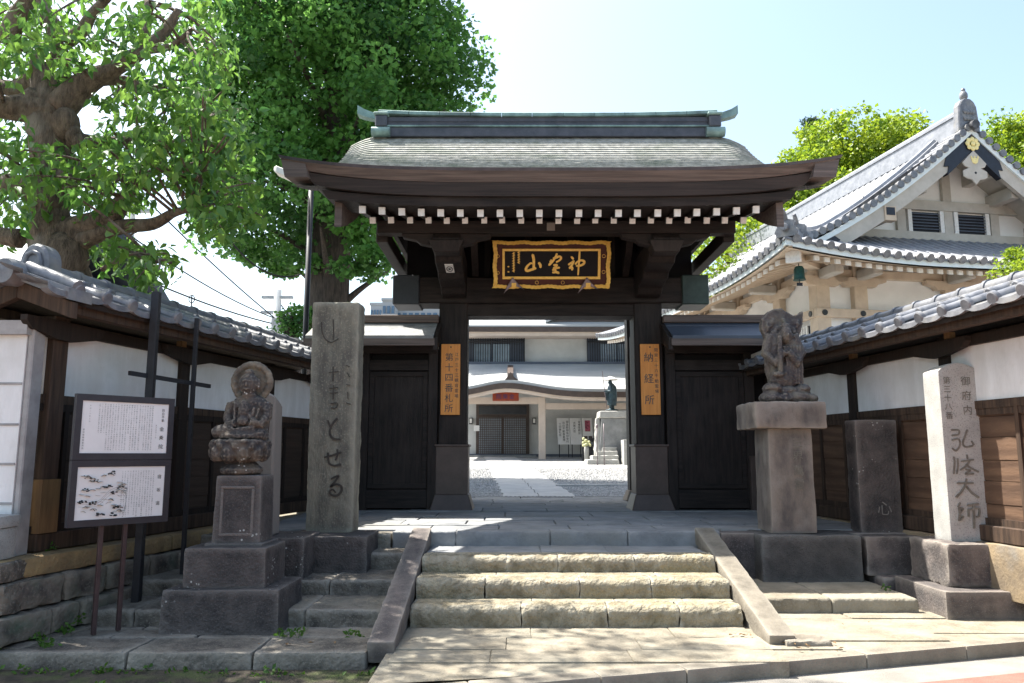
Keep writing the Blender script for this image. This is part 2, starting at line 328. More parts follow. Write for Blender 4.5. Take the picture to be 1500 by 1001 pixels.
    def build(s, name, m, parent=None, local=False, smooth=False, bevel=0.0, T=None, recalc=True, auto=None):
        me = bpy.data.meshes.new(name); me.from_pydata(s.v, [], s.f)
        if T is not None: me.transform(T)
        if parent is not None and not local: me.transform(rootmat(parent).inverted())
        if recalc or bevel:
            bm = bmesh.new(); bm.from_mesh(me)
            if bevel: bmesh.ops.bevel(bm, geom=[e for e in bm.edges if len(e.link_faces) == 2 and e.calc_face_angle(0) > .5], offset=bevel, segments=1, affect='EDGES', clamp_overlap=True)
            bmesh.ops.recalc_face_normals(bm, faces=bm.faces[:]); bm.to_mesh(me); bm.free()
        if smooth: 
            me.shade_smooth()
            if auto: me.set_sharp_from_angle(angle=R(auto))
        me.materials.append(m)
        o = bpy.data.objects.new(name, me); C.objects.link(o)
        if parent is not None: o.parent = parent
        return o
def struct(name, mb, m, **kw):
    o = mb.build(name, m, **kw); o['kind'] = 'structure'; return o

# ------------------------------------------------------------------ lettering
_G = {}
def glyphs(chars):
    new = [c for c in dict.fromkeys(chars) if c not in _G and c.strip()]
    obs = []
    for c in new:
        cu = bpy.data.curves.new('glyph', 'FONT'); cu.body = c; cu.size = 1; cu.resolution_u = 2; cu.fill_mode = 'FRONT'
        o = bpy.data.objects.new('glyph', cu); C.objects.link(o); obs.append((c, o))
    bpy.context.view_layer.update(); dg = bpy.context.evaluated_depsgraph_get()
    for c, o in obs:
        me = bpy.data.meshes.new_from_object(o.evaluated_get(dg))
        v = np.array([x.co[:2] for x in me.vertices]) if len(me.vertices) else np.zeros((0, 2))
        f = [tuple(p.vertices) for p in me.polygons]
        if len(v): v = v - (v.min(0) + v.max(0)) / 2
        _G[c] = (v, f); cu = o.data; bpy.data.objects.remove(o); bpy.data.curves.remove(cu); bpy.data.meshes.remove(me)
def write(mb, text, x, z, size, pitch, y=0.0, sx=1.0, vertical=True):
    """column of flat characters in the local xz plane (facing -y), first character centred at x,z"""
    glyphs(text)
    for i, c in enumerate(text):
        if c not in _G: continue
        v, f = _G[c]
        cx, cz = (x, z - i * pitch) if vertical else (x + i * pitch, z)
        mb.add([(cx + a * size * sx, y, cz + b * size) for a, b in v], f)
def brush(mb, strokes, thick, y0=0.0, n=6):
    """brush strokes [(x,z,halfwidth),...] in the xz plane, standing 'thick' proud towards -y"""
    for j, st in enumerate(strokes):
        P = cr(st, n); m = len(P); L = []; Rr = []; yy = y0 - thick - j * .0006
        for i, p in enumerate(P):
            t = P[min(i + 1, m - 1)][:2] - P[max(i - 1, 0)][:2]; t = t / (np.linalg.norm(t) + 1e-9); nrm = np.array([-t[1], t[0]])
            L.append(p[:2] + nrm * p[2]); Rr.append(p[:2] - nrm * p[2])
        t0 = P[0][:2] - P[1][:2]; t0 /= np.linalg.norm(t0) + 1e-9; t1 = P[-1][:2] - P[-2][:2]; t1 /= np.linalg.norm(t1) + 1e-9
        a = P[0][:2] + t0 * P[0][2] * .7; b = P[-1][:2] + t1 * P[-1][2] * .7
        ring = [a] + L + [b] + Rr[::-1]
        k = len(ring); vs = [(p[0], yy, p[1]) for p in ring] + [(p[0], y0 + .002, p[1]) for p in ring]
        fs = [(0, 1, k - 1)] + [(1 + i, 2 + i, k - 2 - i, k - 1 - i) for i in range(m - 1)] + [(m, m + 1, m + 2)]
        fs += [(i, (i + 1) % k, (i + 1) % k + k, i + k) for i in range(k)]
        mb.add(vs, fs)

# ------------------------------------------------------------------ sculpted stone: blobs fused by voxel remesh
def ellipsoid(mb, c, r, n=14, rot=None):
    vs = []; fs = []; m = n // 2
    for i in range(m + 1):
        th = math.pi * i / m
        for k in range(n):
            ph = 2 * math.pi * k / n
            p = Vector((r[0] * math.sin(th) * math.cos(ph), r[1] * math.sin(th) * math.sin(ph), r[2] * math.cos(th)))
            if rot: p = Matrix.Rotation(rot[1], 3, rot[0]) @ p
            vs.append(p + Vector(c))
    for i in range(m):
        for k in range(n):
            a = i * n + k; b = i * n + (k + 1) % n; fs.append((a, b, b + n, a + n))
    mb.add(vs, fs)
def fuse(mb, name, m, parent, voxel=.014, amp=.008, nscale=14, local=False, seed=0):
    o = mb.build(name, m, parent, local=local)
    md = o.modifiers.new('r', 'REMESH'); md.mode = 'VOXEL'; md.voxel_size = voxel; md.use_smooth_shade = True
    sm = o.modifiers.new('s', 'SMOOTH'); sm.factor = .5; sm.iterations = 3
    bpy.context.view_layer.update(); dg = bpy.context.evaluated_depsgraph_get()
    me = bpy.data.meshes.new_from_object(o.evaluated_get(dg)); o.modifiers.clear(); o.data = me
    for v in me.vertices:
        q = v.co * nscale + Vector((seed, seed * 2, 0))
        v.co += v.normal * (noise.noise(q) * .7 + noise.noise(q * 2.7) * .4) * amp
    me.shade_smooth()
    return o

# ------------------------------------------------------------------ foliage
def leaf_mesh(name, m, parent, centers, radii, counts, size, tints, flat=.7, droop=0.0, long=1.6, shell=0.0, detail=False, local=False):
    """many small folded leaves scattered in clumps"""
    idx = np.repeat(np.arange(len(centers)), counts); N = len(idx)
    ctr = np.asarray(centers, float)[idx]; rad = np.asarray(radii, float)[idx]
    d = rng.normal(size=(N, 3)); d /= np.linalg.norm(d, axis=1)[:, None]
    rr = rng.random(N) ** (1 / 3.0) * (1 - shell) + shell * (1 - .12 * rng.random(N))
    p = ctr + d * (rr * rad)[:, None] * np.array([1, 1, flat])
    a = rng.normal(size=(N, 3)); a[:, 2] = a[:, 2] * .7 - droop; a /= np.linalg.norm(a, axis=1)[:, None]      # leaf axis
    nrm = rng.normal(size=(N, 3)) + np.array([0, 0, .9]) + d * .7
    side = np.cross(a, nrm); side /= np.linalg.norm(side, axis=1)[:, None] + 1e-9
    up = np.cross(side, a)
    s = size * (.65 + .7 * rng.random(N)); l = (s * long)[:, None]; hw = (s * .5)[:, None]
    if detail:
        V = np.stack([p, p + a * l * .35 + side * hw + up * hw * .35, p + a * l * .35 - side * hw + up * hw * .35,
                      p + a * l * .72 + side * hw * .62 + up * hw * .1, p + a * l * .72 - side * hw * .62 + up * hw * .1, p + a * l * 1.05 - up * hw * .5, p + a * l * .5], 1)
        tri = np.array([[0, 1, 6], [0, 6, 2], [1, 3, 6], [6, 4, 2], [3, 5, 6], [6, 5, 4]])
    else:
        V = np.stack([p, p + a * l * .55 + side * hw + up * hw * .35, p + a * l, p + a * l * .55 - side * hw + up * hw * .35], 1)
        tri = np.array([[0, 1, 2], [0, 2, 3]])
    k = V.shape[1]; T = len(tri)
    V = V.reshape(-1, 3).astype(np.float32); Fc = (np.arange(N)[:, None, None] * k + tri[None]).reshape(-1).astype(np.int32)
    me = bpy.data.meshes.new(name); me.vertices.add(len(V)); me.vertices.foreach_set('co', V.ravel())
    me.loops.add(len(Fc)); me.loops.foreach_set('vertex_index', Fc)
    me.polygons.add(N * T); me.polygons.foreach_set('loop_start', np.arange(0, N * T * 3, 3, dtype=np.int32))
    me.update(calc_edges=True)
    tv = np.clip(np.asarray(tints, float)[idx] + rng.normal(0, .16, N), 0, 1)
    at_ = me.attributes.new('tint', 'FLOAT', 'FACE'); at_.data.foreach_set('value', np.repeat(tv, T).astype(np.float32))
    if parent is not None and not local: me.transform(rootmat(parent).inverted())
    me.materials.append(m); o = bpy.data.objects.new(name, me); C.objects.link(o)
    if parent is not None: o.parent = parent
    return o

# ================================================================== THE SETTING
GP = 0.73                        # level of the terrace in front of the gate
PV = 0.10                        # level of the pavement at the foot of the steps
def kf(x): return 4.99 + .287 * x # front line of the kerb
def cyz(y): return .70 + max(0, y - 16) * .0345      # courtyard rises gently towards the house
g = MB().add([(-400, -60, -.16), (400, -60, -.16), (400, 700, -.16), (-400, 700, -.16)], [(0, 1, 2, 3)])
struct('ground', g, M['ground'])
g = MB().add([(-30, -25, -.012), (30, -25, -.012), (30, kf(30) + .02, -.012), (-30, kf(-30) + .02, -.012)], [(0, 1, 2, 3)])
struct('road', g, M['asphalt'])
g = MB().add([(2.2, 2.0, -.007), (30, 4.56 + .288 * 30 - 2.2, -.007), (30, 4.56 + .288 * 30, -.007), (-6, 4.56 - .288 * 6, -.007), (-6, 4.56 - .288 * 6 - 2.2, -.007)], [(0, 1, 2, 3, 4)])
struct('road_red_lane', g, M['red_road'])
# kerb stones along the street
g = MB(); x = -9.0; k = 0
ang = math.atan(.287)
while x < 14:
    lw = .60 + .35 * random.random(); q = MB().stone(0, lw - .003, 0, .17, -.25, 0, .004, .018, .12, seed=k)
    top = .092
    T = Matrix.Translation((x, kf(x), top)) @ Matrix.Rotation(ang, 4, 'Z')
    g.add([T @ Vector(v) for v in q.v], q.f); x += lw * math.cos(ang); k += 1
struct('kerb', g, M['kerb'], smooth=True, auto=50)
# lower pavement: irregular flags, z = PV
g = MB(); k = 0
def flags(g, x0, x1, y0, y1, z, lw, ld, amp=.005, th=.14, bev=.012, cell=.14, jit=.25, gap=.005):
    global k
    y = y0
    while y < y1 - .02:
        d = min(ld * (1 - jit / 2 + jit * random.random()), y1 - y)
        if y1 - y - d < ld * .3: d = y1 - y
        x = x0
        while x < x1 - .02:
            l = min(lw * (1 - jit + 2 * jit * random.random()), x1 - x)
            if x1 - x - l < lw * .35: l = x1 - x
            dz = random.uniform(-.006, .004)
            g.stone(x + gap, x + l - gap, y + gap, y + d - gap, z - th, z + dz, amp, bev, cell, seed=k); x += l; k += 1
        y += d
flags(g, -.90, 2.0, 5.52, 6.70, PV, .95, .40, amp=.007, bev=.010, gap=.0015)
flags(g, 2.0, 8.2, 7.02, 7.32, PV, 1.1, .3)
y = 5.90
for i in range(4):
    xl = 2.0; xr = min(8.2, (y - 5.17) / .287)
    flags(g, xl, max(xr, 2.4), y, y + .281, PV - .004, 2.6, .281, bev=.004, gap=.0); y += .28
struct('pavement', g, M['pavement'], smooth=True, auto=40)
g = MB().add([(-.95, 5.0, .085), (1.2, 5.42, .085), (9, 7.6, .085), (9, 9.4, .085), (-.95, 7, .085)], [(0, 1, 2, 3, 4)])
struct('pavement_bed', g, M['pavement'])
# left forecourt: dark flags in the shade of the tree
g = MB(); k = 40
x = -3.95
for l in (1.05, .95, .86):
    g.stone(x, x + l - .012, 5.78, 6.28, -.12, PV, .016, .03, .10, seed=k); x += l; k += 1
flags(g, -4.05, -.98, 6.29, 6.9, PV - .004, .9, .32, amp=.010, bev=.03)
struct('forecourt', g, M['terrace'], smooth=True, auto=45)
g = MB().add([(-9, 3.0, -.10), (-.9, 4.85, -.06), (-.9, 5.9, -.02), (-4.2, 6.4, .0), (-9, 6.4, .0)], [(0, 1, 2, 3, 4)])
struct('soil_strip', g, M['soil'])
# terrace paving in front of and under the gate
g = MB(); k = 80
flags(g, -3.0, 4.3, 9.085, 9.75, GP, .95, .52, bev=.008, gap=.009)
flags(g, -3.0, 4.3, 9.75, 11.75, GP, 1.05, .66, bev=.008, gap=.009)
flags(g, -3.2, 4.3, 11.77, 13.1, GP + .012, 1.0, .66, bev=.008)
flags(g, -1.7, 2.9, 13.1, 15.7, GP, 1.1, .65, bev=.008)
struct('terrace_paving', g, M['slab'], smooth=True, auto=40)
g = MB().box(-3.4, 4.6, 8.96, 15.9, -.1, GP - .03)
struct('terrace_bed', g, M['seam'])
# courtyard
g = MB(); ys = [15.9, 18, 22, 27, 33, 45, 80]
for i in range(len(ys)): g.v += [(-40, ys[i], cyz(ys[i])), (40, ys[i], cyz(ys[i]))]
g.f += [(2 * i, 2 * i + 1, 2 * i + 3, 2 * i + 2) for i in range(len(ys) - 1)]
struct('courtyard_ground', g, M['gravel'])
g = MB().box(-40, -3.4, 12.4, 15.9, .3, .70).box(4.6, 40, 12.4, 15.9, .3, .70)
struct('courtyard_edge', g, M['gravel'])
gr = MB(); 
for i in range(24000):
    t = random.random(); yy = 15.95 + 11 * t ** 1.7; xx = random.uniform(-2.6, 4.6); sz_ = random.uniform(.016, .032) * (1 + .5 * t)
    if abs(xx - (.55 - (yy - 15.7) * .055)) < .74 or abs(yy - 18.9 - xx * .15) < .16: continue
    z = cyz(yy); a = random.random() * 3; ca, sa = math.cos(a) * sz_, math.sin(a) * sz_; k2 = random.uniform(.6, 1); h = sz_ * random.uniform(.4, .7)
    gr.add([(xx + ca, yy + sa, z), (xx - sa * k2, yy + ca * k2, z), (xx - ca, yy - sa, z), (xx + sa * k2, yy - ca * k2, z), (xx + ca * .5, yy + sa * .5, z + h), (xx - sa * k2 * .5, yy + ca * k2 * .5, z + h * .9), (xx - ca * .5, yy - sa * .5, z + h * .8), (xx + sa * k2 * .5, yy - ca * k2 * .5, z + h)],
           [(4, 5, 6, 7), (0, 1, 5, 4), (1, 2, 6, 5), (2, 3, 7, 6), (3, 0, 4, 7)])
o = gr.build('gravel', M['gravel_stone'], recalc=False); tag(o, 'coarse grey gravel spread beside the courtyard path', 'gravel', kind='stuff')
g = MB(); k = 300
yy = 15.95
while yy < 37:
    d = .8 + .4 * random.random(); xc = .55 - (yy - 15.7) * .055; z = cyz(yy + d / 2) + .02
    for sx in (-.72, .02):
        za, zb = cyz(yy) + .022, cyz(yy + d) + .022
        g.hexa([(xc + sx, yy, za - .1), (xc + sx + .72, yy, za - .1), (xc + sx + .72, yy + d - .012, zb - .1), (xc + sx, yy + d - .012, zb - .1), (xc + sx, yy, za), (xc + sx + .72, yy, za), (xc + sx + .72, yy + d - .012, zb), (xc + sx, yy + d - .012, zb)])
    yy += d
for i in range(9):
    xx = 1.05 + i * .62
    g.stone(xx, xx + .60, 18.75 + xx * .15, 19.02 + xx * .15, cyz(19) - .1, cyz(19) + .05, .004, .012, .3, seed=k); k += 1
struct('path', g, M['path_stone'])

# ------------------------------------------------------------------ entrance steps
st = thing('stone_steps', 'weathered yellowish stone steps leading up to the wooden gate', 'steps', (.56, 7.4, PV))
def steprow(parent, x0, x1, y0, y1, z0, z1, cuts, m, amp=.026, bev=.028, seed=0, name='step', nose=False):
    q = MB(); xs = [x0] + list(cuts) + [x1]
    for i in range(len(xs) - 1):
        yn = y0 + .24 if (name == 'step' and nose) else y1
        q.stone(xs[i] + .001, xs[i + 1] - .001, y0 + random.uniform(-.015, .015), yn, z0, z1 + random.uniform(-.006, .004), amp, bev, .04, seed=seed + i, nose=.07 if nose else 0)
        if yn < y1: q.stone(xs[i] + .1 * (i > 0), xs[i + 1] + (.1 if i + 2 < len(xs) else 0) - .004, yn + .004, y1, z0, z1 - .004, .006, .01, .08, seed=seed + i + 5)
    return q.build(name, m, parent, smooth=True, auto=60)
steprow(st, -.88, 2.0, 6.65, 7.02, PV - .05, .275, (.08, .83, 1.45), M['step_stone'], amp=.024, bev=.014, seed=1, nose=True)
steprow(st, -.88, 2.0, 7.04, 7.47, .08, .44, (-.25, .62, 1.28), M['step_stone'], amp=.024, bev=.014, seed=11, nose=True)
steprow(st, -.88, 2.0, 7.50, 7.86, .2, .585, (-.05, .45, 1.2), M['step_stone'], amp=.024, bev=.014, seed=21, nose=True)
steprow(st, -.88, 2.0, 7.87, 8.5, .2, .58, (.3, 1.0), M['slab'], amp=.006, bev=.012, seed=31, name='tread')
steprow(st, -1.32, 2.3, 8.45, 8.72, .2, .733, (-.62, .42, 1.28), M['slab'], amp=.008, bev=.02, seed=41, name='top_step')
for sx, tail, nm in ((-1.10, 5.80, 'left'), (2.02, 6.02, 'right')):
    q = MB(); w2 = .21
    # sloping cheek slab with broken lower end
    ya, za, yb, zb = 8.47, .775, tail, .17
    bm_ = MB().stone(0, w2, 0, math.hypot(ya - yb, za - zb), -.17, 0, .010, .02, .08, seed=5 + sx)
    T = Matrix.Translation((sx, yb, zb)) @ Matrix.Rotation(math.atan2(za - zb, ya - yb), 4, 'X')
    q.add([T @ Vector(v) for v in bm_.v], bm_.f)
    q.box(sx + .03, sx + w2 - .03, yb + .5, 8.5, .0, .12).hexa([(sx + .02, yb + .3, .0), (sx + w2 - .02, yb + .3, .0), (sx + w2 - .02, 8.45, .0), (sx + .02, 8.45, .0),
           (sx + .02, yb + .3, .14), (sx + w2 - .02, yb + .3, .14), (sx + w2 - .02, 8.45, .64), (sx + .02, 8.45, .64)])
    q.build('cheek_stone', M['base_stone'] if sx < 0 else M['kerb'], st, smooth=True, auto=50)
q = MB().stone(2.14, 2.50, 5.98, 6.25, .02, .135, .03, .03, .06, seed=3); o = q.build('broken_stone', M['kerb'], smooth=True, auto=50)
tag(o, 'broken pale stone lump at the foot of the right cheek slab', 'stone')
# low terrace steps beside the stairway
ls = thing('side_steps', 'dark low stone terraces left of the stairway, dappled with shade', 'steps', (-2, 7.4, PV))
steprow(ls, -4.3, -1.12, 6.68, 7.6, -.05, .24, (-3.3, -2.5, -1.8), M['terrace'], amp=.014, bev=.03, seed=61)
steprow(ls, -4.0, -1.12, 7.36, 8.3, .1, .385, (-2.9, -1.75), M['terrace'], amp=.014, bev=.03, seed=71)
steprow(ls, -3.9, -1.12, 8.05, 8.6, .2, .55, (-2.9, -1.5), M['terrace'], amp=.014, bev=.03, seed=81)
steprow(ls, -3.9, -1.34, 8.45, 9.0, .3, .70, (-2.9, -2.0), M['terrace'], amp=.01, bev=.02, seed=91)
rs = thing('side_terrace', 'pale low stone terrace right of the stairway under the monuments', 'steps', (3, 7.6, PV))
steprow(rs, 2.26, 3.84, 7.25, 8.45, .0, .235, (3.02,), M['pavement'], amp=.008, bev=.03, seed=101)
steprow(rs, 3.86, 4.75, 8.0, 8.6, .0, .30, (), M['base_stone'], amp=.008, bev=.03, seed=111)
steprow(rs, 2.3, 4.7, 8.46, 8.72, .1, .715, (3.4,), M['base_stone'], amp=.008, bev=.02, seed=121)

# ------------------------------------------------------------------ roofed walls (plaster over boards, tiled coping roof)
def arc(cx, cz, r, a0, a1, n): return [(cx + r * math.cos(R(a0 + (a1 - a0) * i / n)), cz + r * math.sin(R(a0 + (a1 - a0) * i / n))) for i in range(n + 1)]
def roofed_wall(label, origin, rz, L, posts, xa, xb, wood, near_end, beams=()):
    t = thing('roofed_wall', label, 'wall', origin, rz, 'roofed walls flanking the forecourt')
    PW = M['post_wood']
    B = lambda *a: MB().box(*a)
    B(xa, xb, -.11, .11, .75, .90).build('sill_beam', PW, t, local=True, bevel=.008)
    for i, (px, hw) in enumerate(posts):
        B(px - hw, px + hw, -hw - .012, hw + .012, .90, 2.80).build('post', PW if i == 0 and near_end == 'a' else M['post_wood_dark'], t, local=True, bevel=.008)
    B(xa, xb, -.055, .055, 2.02, 2.10).build('middle_rail', PW, t, local=True)
    B(xa, xb, -.085, .085, 2.655, 2.75).build('top_rail', M['post_wood_dark'], t, local=True)
    # plaster field
    B(xa + .02, xb - .02, -.03, .03, 2.10, 2.655).build('plaster_panel', M['plaster'], t, local=True)
    # board field, each horizontal plank with its own edge
    q = MB(); z = .90; i = 0
    while z < 2.01:
        h = min(.20 + .02 * (i % 2), 2.02 - z); y = -.022 - .006 * (i % 2)
        q.box(xa + .02, xb - .02, y, .02, z + .003, z + h - .003); z += h; i += 1
    q.box(xa + .02, xb - .02, -.012, .03, .90, 2.02)
    q.build('board_panel', wood, t, local=True)
    q = MB(); x = xa + .3
    while x < xb:
        if all(abs(x - p[0]) > .15 for p in posts): q.box(x - .025, x + .025, -.052, .0, .90, 2.02)
        x += .58
    q.box(xa, xb, -.047, .0, 1.955, 2.02).box(xa, xb, -.047, 0, .90, .965)
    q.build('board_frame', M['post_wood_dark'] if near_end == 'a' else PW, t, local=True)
    # eave timber: bracket arms, purlin, rafters boarding
    for px, hw in posts:
        MB().prism([(px + u, v) for u, v in ((-.46, 2.70), (-.40, 2.64), (-.1, 2.58), (.1, 2.58), (.40, 2.64), (.46, 2.70), (.46, 2.745), (-.46, 2.745))], 'y', -.16, -.09).build('bracket_arm', M['post_wood_dark'], t, local=True)
    B(xa - .2, xb, -.46, -.36, 2.77, 2.86).build('eave_purlin', PW, t, local=True)
    B(xa - .2, xb, .36, .46, 2.77, 2.86).build('eave_purlin', PW, t, local=True)
    MB().prism([(-.52, 2.83), (0, 3.01), (.52, 2.83), (.52, 2.875), (0, 3.05), (-.52, 2.875)], 'x', xa - .25, xb).build('eave_board', M['post_wood_dark'], t, local=True)
    for bx in beams:
        MB().box(bx - .04, bx + .04, -.14, -.07, 2.755, 2.82).build('beam_end', M['tan_wood'], t, local=True)
    # tiles
    q = MB(); pitch = .335; lips = MB()
    n = int((xb - xa + .25) / pitch)
    for sgn in (-1, 1):
        P0, P1 = (sgn * .05, 3.115), (sgn * .55, 2.945)
        at_t = lambda x, t, up=0: Vector((x, P0[0] + (P1[0] - P0[0]) * t, P0[1] + (P1[1] - P0[1]) * t + up))
        for i in range(n + 1):
            x = xb - .02 - i * pitch + random.uniform(-.006, .006); jz = random.uniform(-.006, .006)
            for (ta, tb, up) in ((0, .50, .030), (.44, 1.0, .0)):
                q.sweep([at_t(x, ta, up + jz), at_t(x, tb, up + jz)], [(.055 * math.cos(R(a)), .055 * math.sin(R(a)) - .01) for a in range(180, -1, -30)], (1, 0, 0))
                d = (at_t(x, 1) - at_t(x, 0)).normalized(); c0 = at_t(x, tb, up + jz - .004)
                r0 = .066 if tb == 1 else .056
                lips.tube([c0 - d * .03, c0 + d * .006, c0 + d * .016], [r0, r0, r0 * .8], 14)
                pa, pb = at_t(x, ta, up + jz), at_t(x, tb, up + jz + .006); base = x - pitch / 2
                off = [(-pitch / 2 + pitch * j / 10, -.040 * (1 - abs(2 * j / 10 - 1) ** 3) + .006) for j in range(11)]
                va = [(base + u, pa.y, pa.z + w_) for u, w_ in off]; vb = [(base + u, pb.y, pb.z + w_) for u, w_ in off]
                th_ = .052 if tb == 1 else .034
                vc = [(base + u, pb.y + sgn * .003, pb.z + w_ - th_) for u, w_ in off]; vd = [(a_, b_ - sgn * .08, c_) for a_, b_, c_ in vc]
                q.add(va + vb, [(j, j + 1, j + 12, j + 11) for j in range(10)])
                lips.add(vb + vc + vd, [(r_ * 11 + j, r_ * 11 + j + 1, r_ * 11 + j + 12, r_ * 11 + j + 11) for r_ in range(2) for j in range(10)])
    rt_ = q.build('roof_tiles', M['tile'], t, local=True, smooth=True, auto=35, recalc=False)
    lips.build('eave_tiles', M['tile'], t, local=True, smooth=True, auto=35)
    # ridge: two flat courses and a round cap with collars
    q = MB().box(xa - .15, xb, -.13, .13, 3.095, 3.135).box(xa - .15, xb, -.11, .11, 3.138, 3.175)
    q.build('ridge_course', M['tile_mortar'], t, local=True, bevel=.006)
    q = MB().tube([(xa - .15, 0, 3.185), (xb, 0, 3.185)], .078, 14)
    x = xb - .1
    while x > xa: 
        q.tube([(x - .022, 0, 3.186), (x + .022, 0, 3.186)], .092, 14); x -= .36
    q.build('ridge_cap', M['tile'], t, local=True, smooth=True, auto=35)
    return t
Lrz = math.atan2(1, .2125)
LO = Vector((-4.155, 6.85, 0))
lw = roofed_wall('long plaster and board wall with tiled coping left of the gate', LO, Lrz, 5.4, [(.09, .088), (1.94, .075), (3.85, .075), (5.3, .075)], -.02, 5.45, M['wall_wood'], 'a', beams=(1.80,))
def LW(x, y, z): return Matrix.Translation(LO) @ Matrix.Rotation(Lrz, 4, 'Z') @ Vector((x, y, z))
RO = Vector((4.05, 12.2, 0)); Rrz = math.atan2(-1, .137)
rw = roofed_wall('long plaster and board wall with tiled coping right of the gate', RO, Rrz, 8.8, [(.6, .07), (2.35, .07), (4.09, .07), (5.86, .07), (7.6, .07)], 0.05, 8.8, M['panel_wood'], 'b', beams=(4.26, 2.5))
# gable end of the left wall's roof: verge tiles, barge boards and the ridge-end tile
for sgn in (-1, 1):
    MB().prism([(0, 2.90), (sgn * .56, 2.70), (sgn * .56, 2.84), (0, 3.05)], 'x', -.34, -.27).build('barge_board', M['post_wood'], lw, local=True, bevel=.006)
    q = MB().prism([(sgn * .02, 3.05), (sgn * .57, 2.85), (sgn * .57, 2.95), (sgn * .02, 3.14)], 'x', -.40, -.13)
    q.tube([LWp for LWp in (Vector((-.30, sgn * .06, 3.165)), Vector((-.30, sgn * .57, 2.97)))], .06, 12)
    q.build('verge_tiles', M['tile'], lw, local=True, smooth=True, auto=35)
q = MB().tube([(-.50, 0, 3.10), (-.44, 0, 3.10), (-.1, 0, 3.10)], [.105, .12, .085], 18); q.build('verge_end_tile', M['tile'], lw, local=True, smooth=True, auto=40)
q = MB()
outer = [(-.15, 3.04)] + [(a * .85, b) for a, b in arc(0, 3.24, .175, 180, 0, 12)] + [(.15, 3.04)]
q.prism(outer, 'x', -.20, -.02)
q2 = [(.085 * math.cos(R(a)) , 3.22 + .095 * math.sin(R(a))) for a in range(0, 360, 24)]
rim = MB()
for i in range(13):
    pass
q.build('ridge_end_tile', M['tile'], lw, local=True, bevel=.02)
rim.tube([(-.205, -.085, 3.08), (-.205, -.085, 3.24), (-.205, -.06, 3.31), (-.205, 0, 3.335), (-.205, .06, 3.31), (-.205, .085, 3.24), (-.205, .085, 3.08)], .022, 8)
rim.build('ridge_end_rim', M['tile'], lw, local=True, smooth=True)
# brace under the gable end
MB().prism([(.08, 2.66), (.50, 2.46), (.50, 2.56), (.08, 2.78)], 'x', -.05, .05).build('gable_brace', M['post_wood'], lw, local=True)
MB().box(-.016, .19, -.119, -.02, .903, 1.36).build('post_splice', M['tan_wood'], lw, local=True)

# rubble retaining wall and coping under the left wall
rt = thing('retaining_wall', 'mossy rubble stone retaining wall under the left roofed wall', 'wall', (LO.x, LO.y, 0), Lrz)
q = MB(); k = 500; z = -.12; row = 0
while z < .56:
    h = (.24, .22, .24)[row % 3]; x = -.55 - .12 * (row % 2); off = -.50 + .085 * row
    while x < 4.0:
        l = random.uniform(.32, .62)
        q.stone(x + .008, x + l - .008, off - random.uniform(.0, .05), .15, z + .005, z + h - .005, .03, .04, .09, seed=k); x += l; k += 1
    z += h; row += 1
q.build('rubble', M['wall_stone'], rt, local=True, smooth=True, auto=50)
q = MB(); x = -.62
for l in (1.15, 1.05, 1.2, 1.0):
    q.stone(x + .006, x + l - .006, -.30, .2, .585, .742, .014, .03, .1, seed=k); x += l; k += 1
q.build('coping', M['yellow_coping'], rt, local=True, smooth=True, auto=50)
# plinth under the right wall
rp = thing('wall_plinth', 'low pale stone plinth under the right roofed wall', 'wall', (RO.x, RO.y, 0), Rrz)
q = MB(); x = .1
while x < 8.6:
    l = random.uniform(.7, 1.1); q.stone(x + .004, x + l - .004, -.17, .2, .25, .742, .01, .02, .14, seed=k); x += l; k += 1
q.build('plinth_stone', M['coping'], rp, local=True, smooth=True, auto=50)

# near white wall running along the street at the left edge
t = thing('plaster_wall', 'white plaster wall with four grey joint lines at the left edge', 'wall', (-6, 6.75, .7))
MB().box(-9.5, -4.13, 6.56, 6.74, .74, 2.66).build('plaster_face', M['plaster'], t)
q = MB()
for zz in (at(20, 562, 6.55).z, at(20, 622, 6.55).z, at(20, 680, 6.55).z, at(20, 738, 6.55).z): q.box(-9.5, -4.135, 6.552, 6.60, zz - .010, zz + .010)
q.build('joint_line', M['grey_plaster'], t)
MB().box(-4.128, -4.075, 6.57, 6.74, .74, 2.66).build('end_post', M['grey_plaster'], t, bevel=.01)
MB().box(-9.5, -4.10, 6.50, 6.75, 2.58, 2.70).build('cornice', M['grey_plaster'], t)
MB().prism([(6.2, 2.95), (6.9, 3.2), (7.6, 2.95), (7.6, 2.86), (6.9, 3.1), (6.2, 2.86)], 'x', -9.5, -5.15).build('coping_roof', M['tile'], t)
q = MB().stone(-4.36, -4.05, 6.26, 6.53, .745, .99, .006, .012, .08, seed=2); q.stone(-4.38, -4.03, 6.24, 6.545, .992, 1.09, .006, .02, .08, seed=4)
tag(q.build('granite_post', M['granite'], smooth=True, auto=45), 'squat pale granite post with square cap beside the left wall corner', 'post')
q = MB(); x = -10
while x < -4.0:
    l = min(random.uniform(.6, 1.0), -3.92 - x); q.stone(x + .006, x + l - .006, 6.18, 7.2, .585, .735, .014, .03, .12, seed=k); x += l; k += 1
z = -.15
for row in range(3):
    x = -10 + .3 * (row % 2)
    while x < -4.0:
        l = min(random.uniform(.35, .7), -3.88 - x); q.stone(x + .008, x + l - .008, 6.12 + .03 * row, 7.0, z + .004, z + .24, .03, .05, .1, seed=k); x += l; k += 1
    z += .245
tag(q.build('rubble_base', M['rubble_pale'], smooth=True, auto=50), 'rough rubble stone base under the white plaster wall', 'wall')

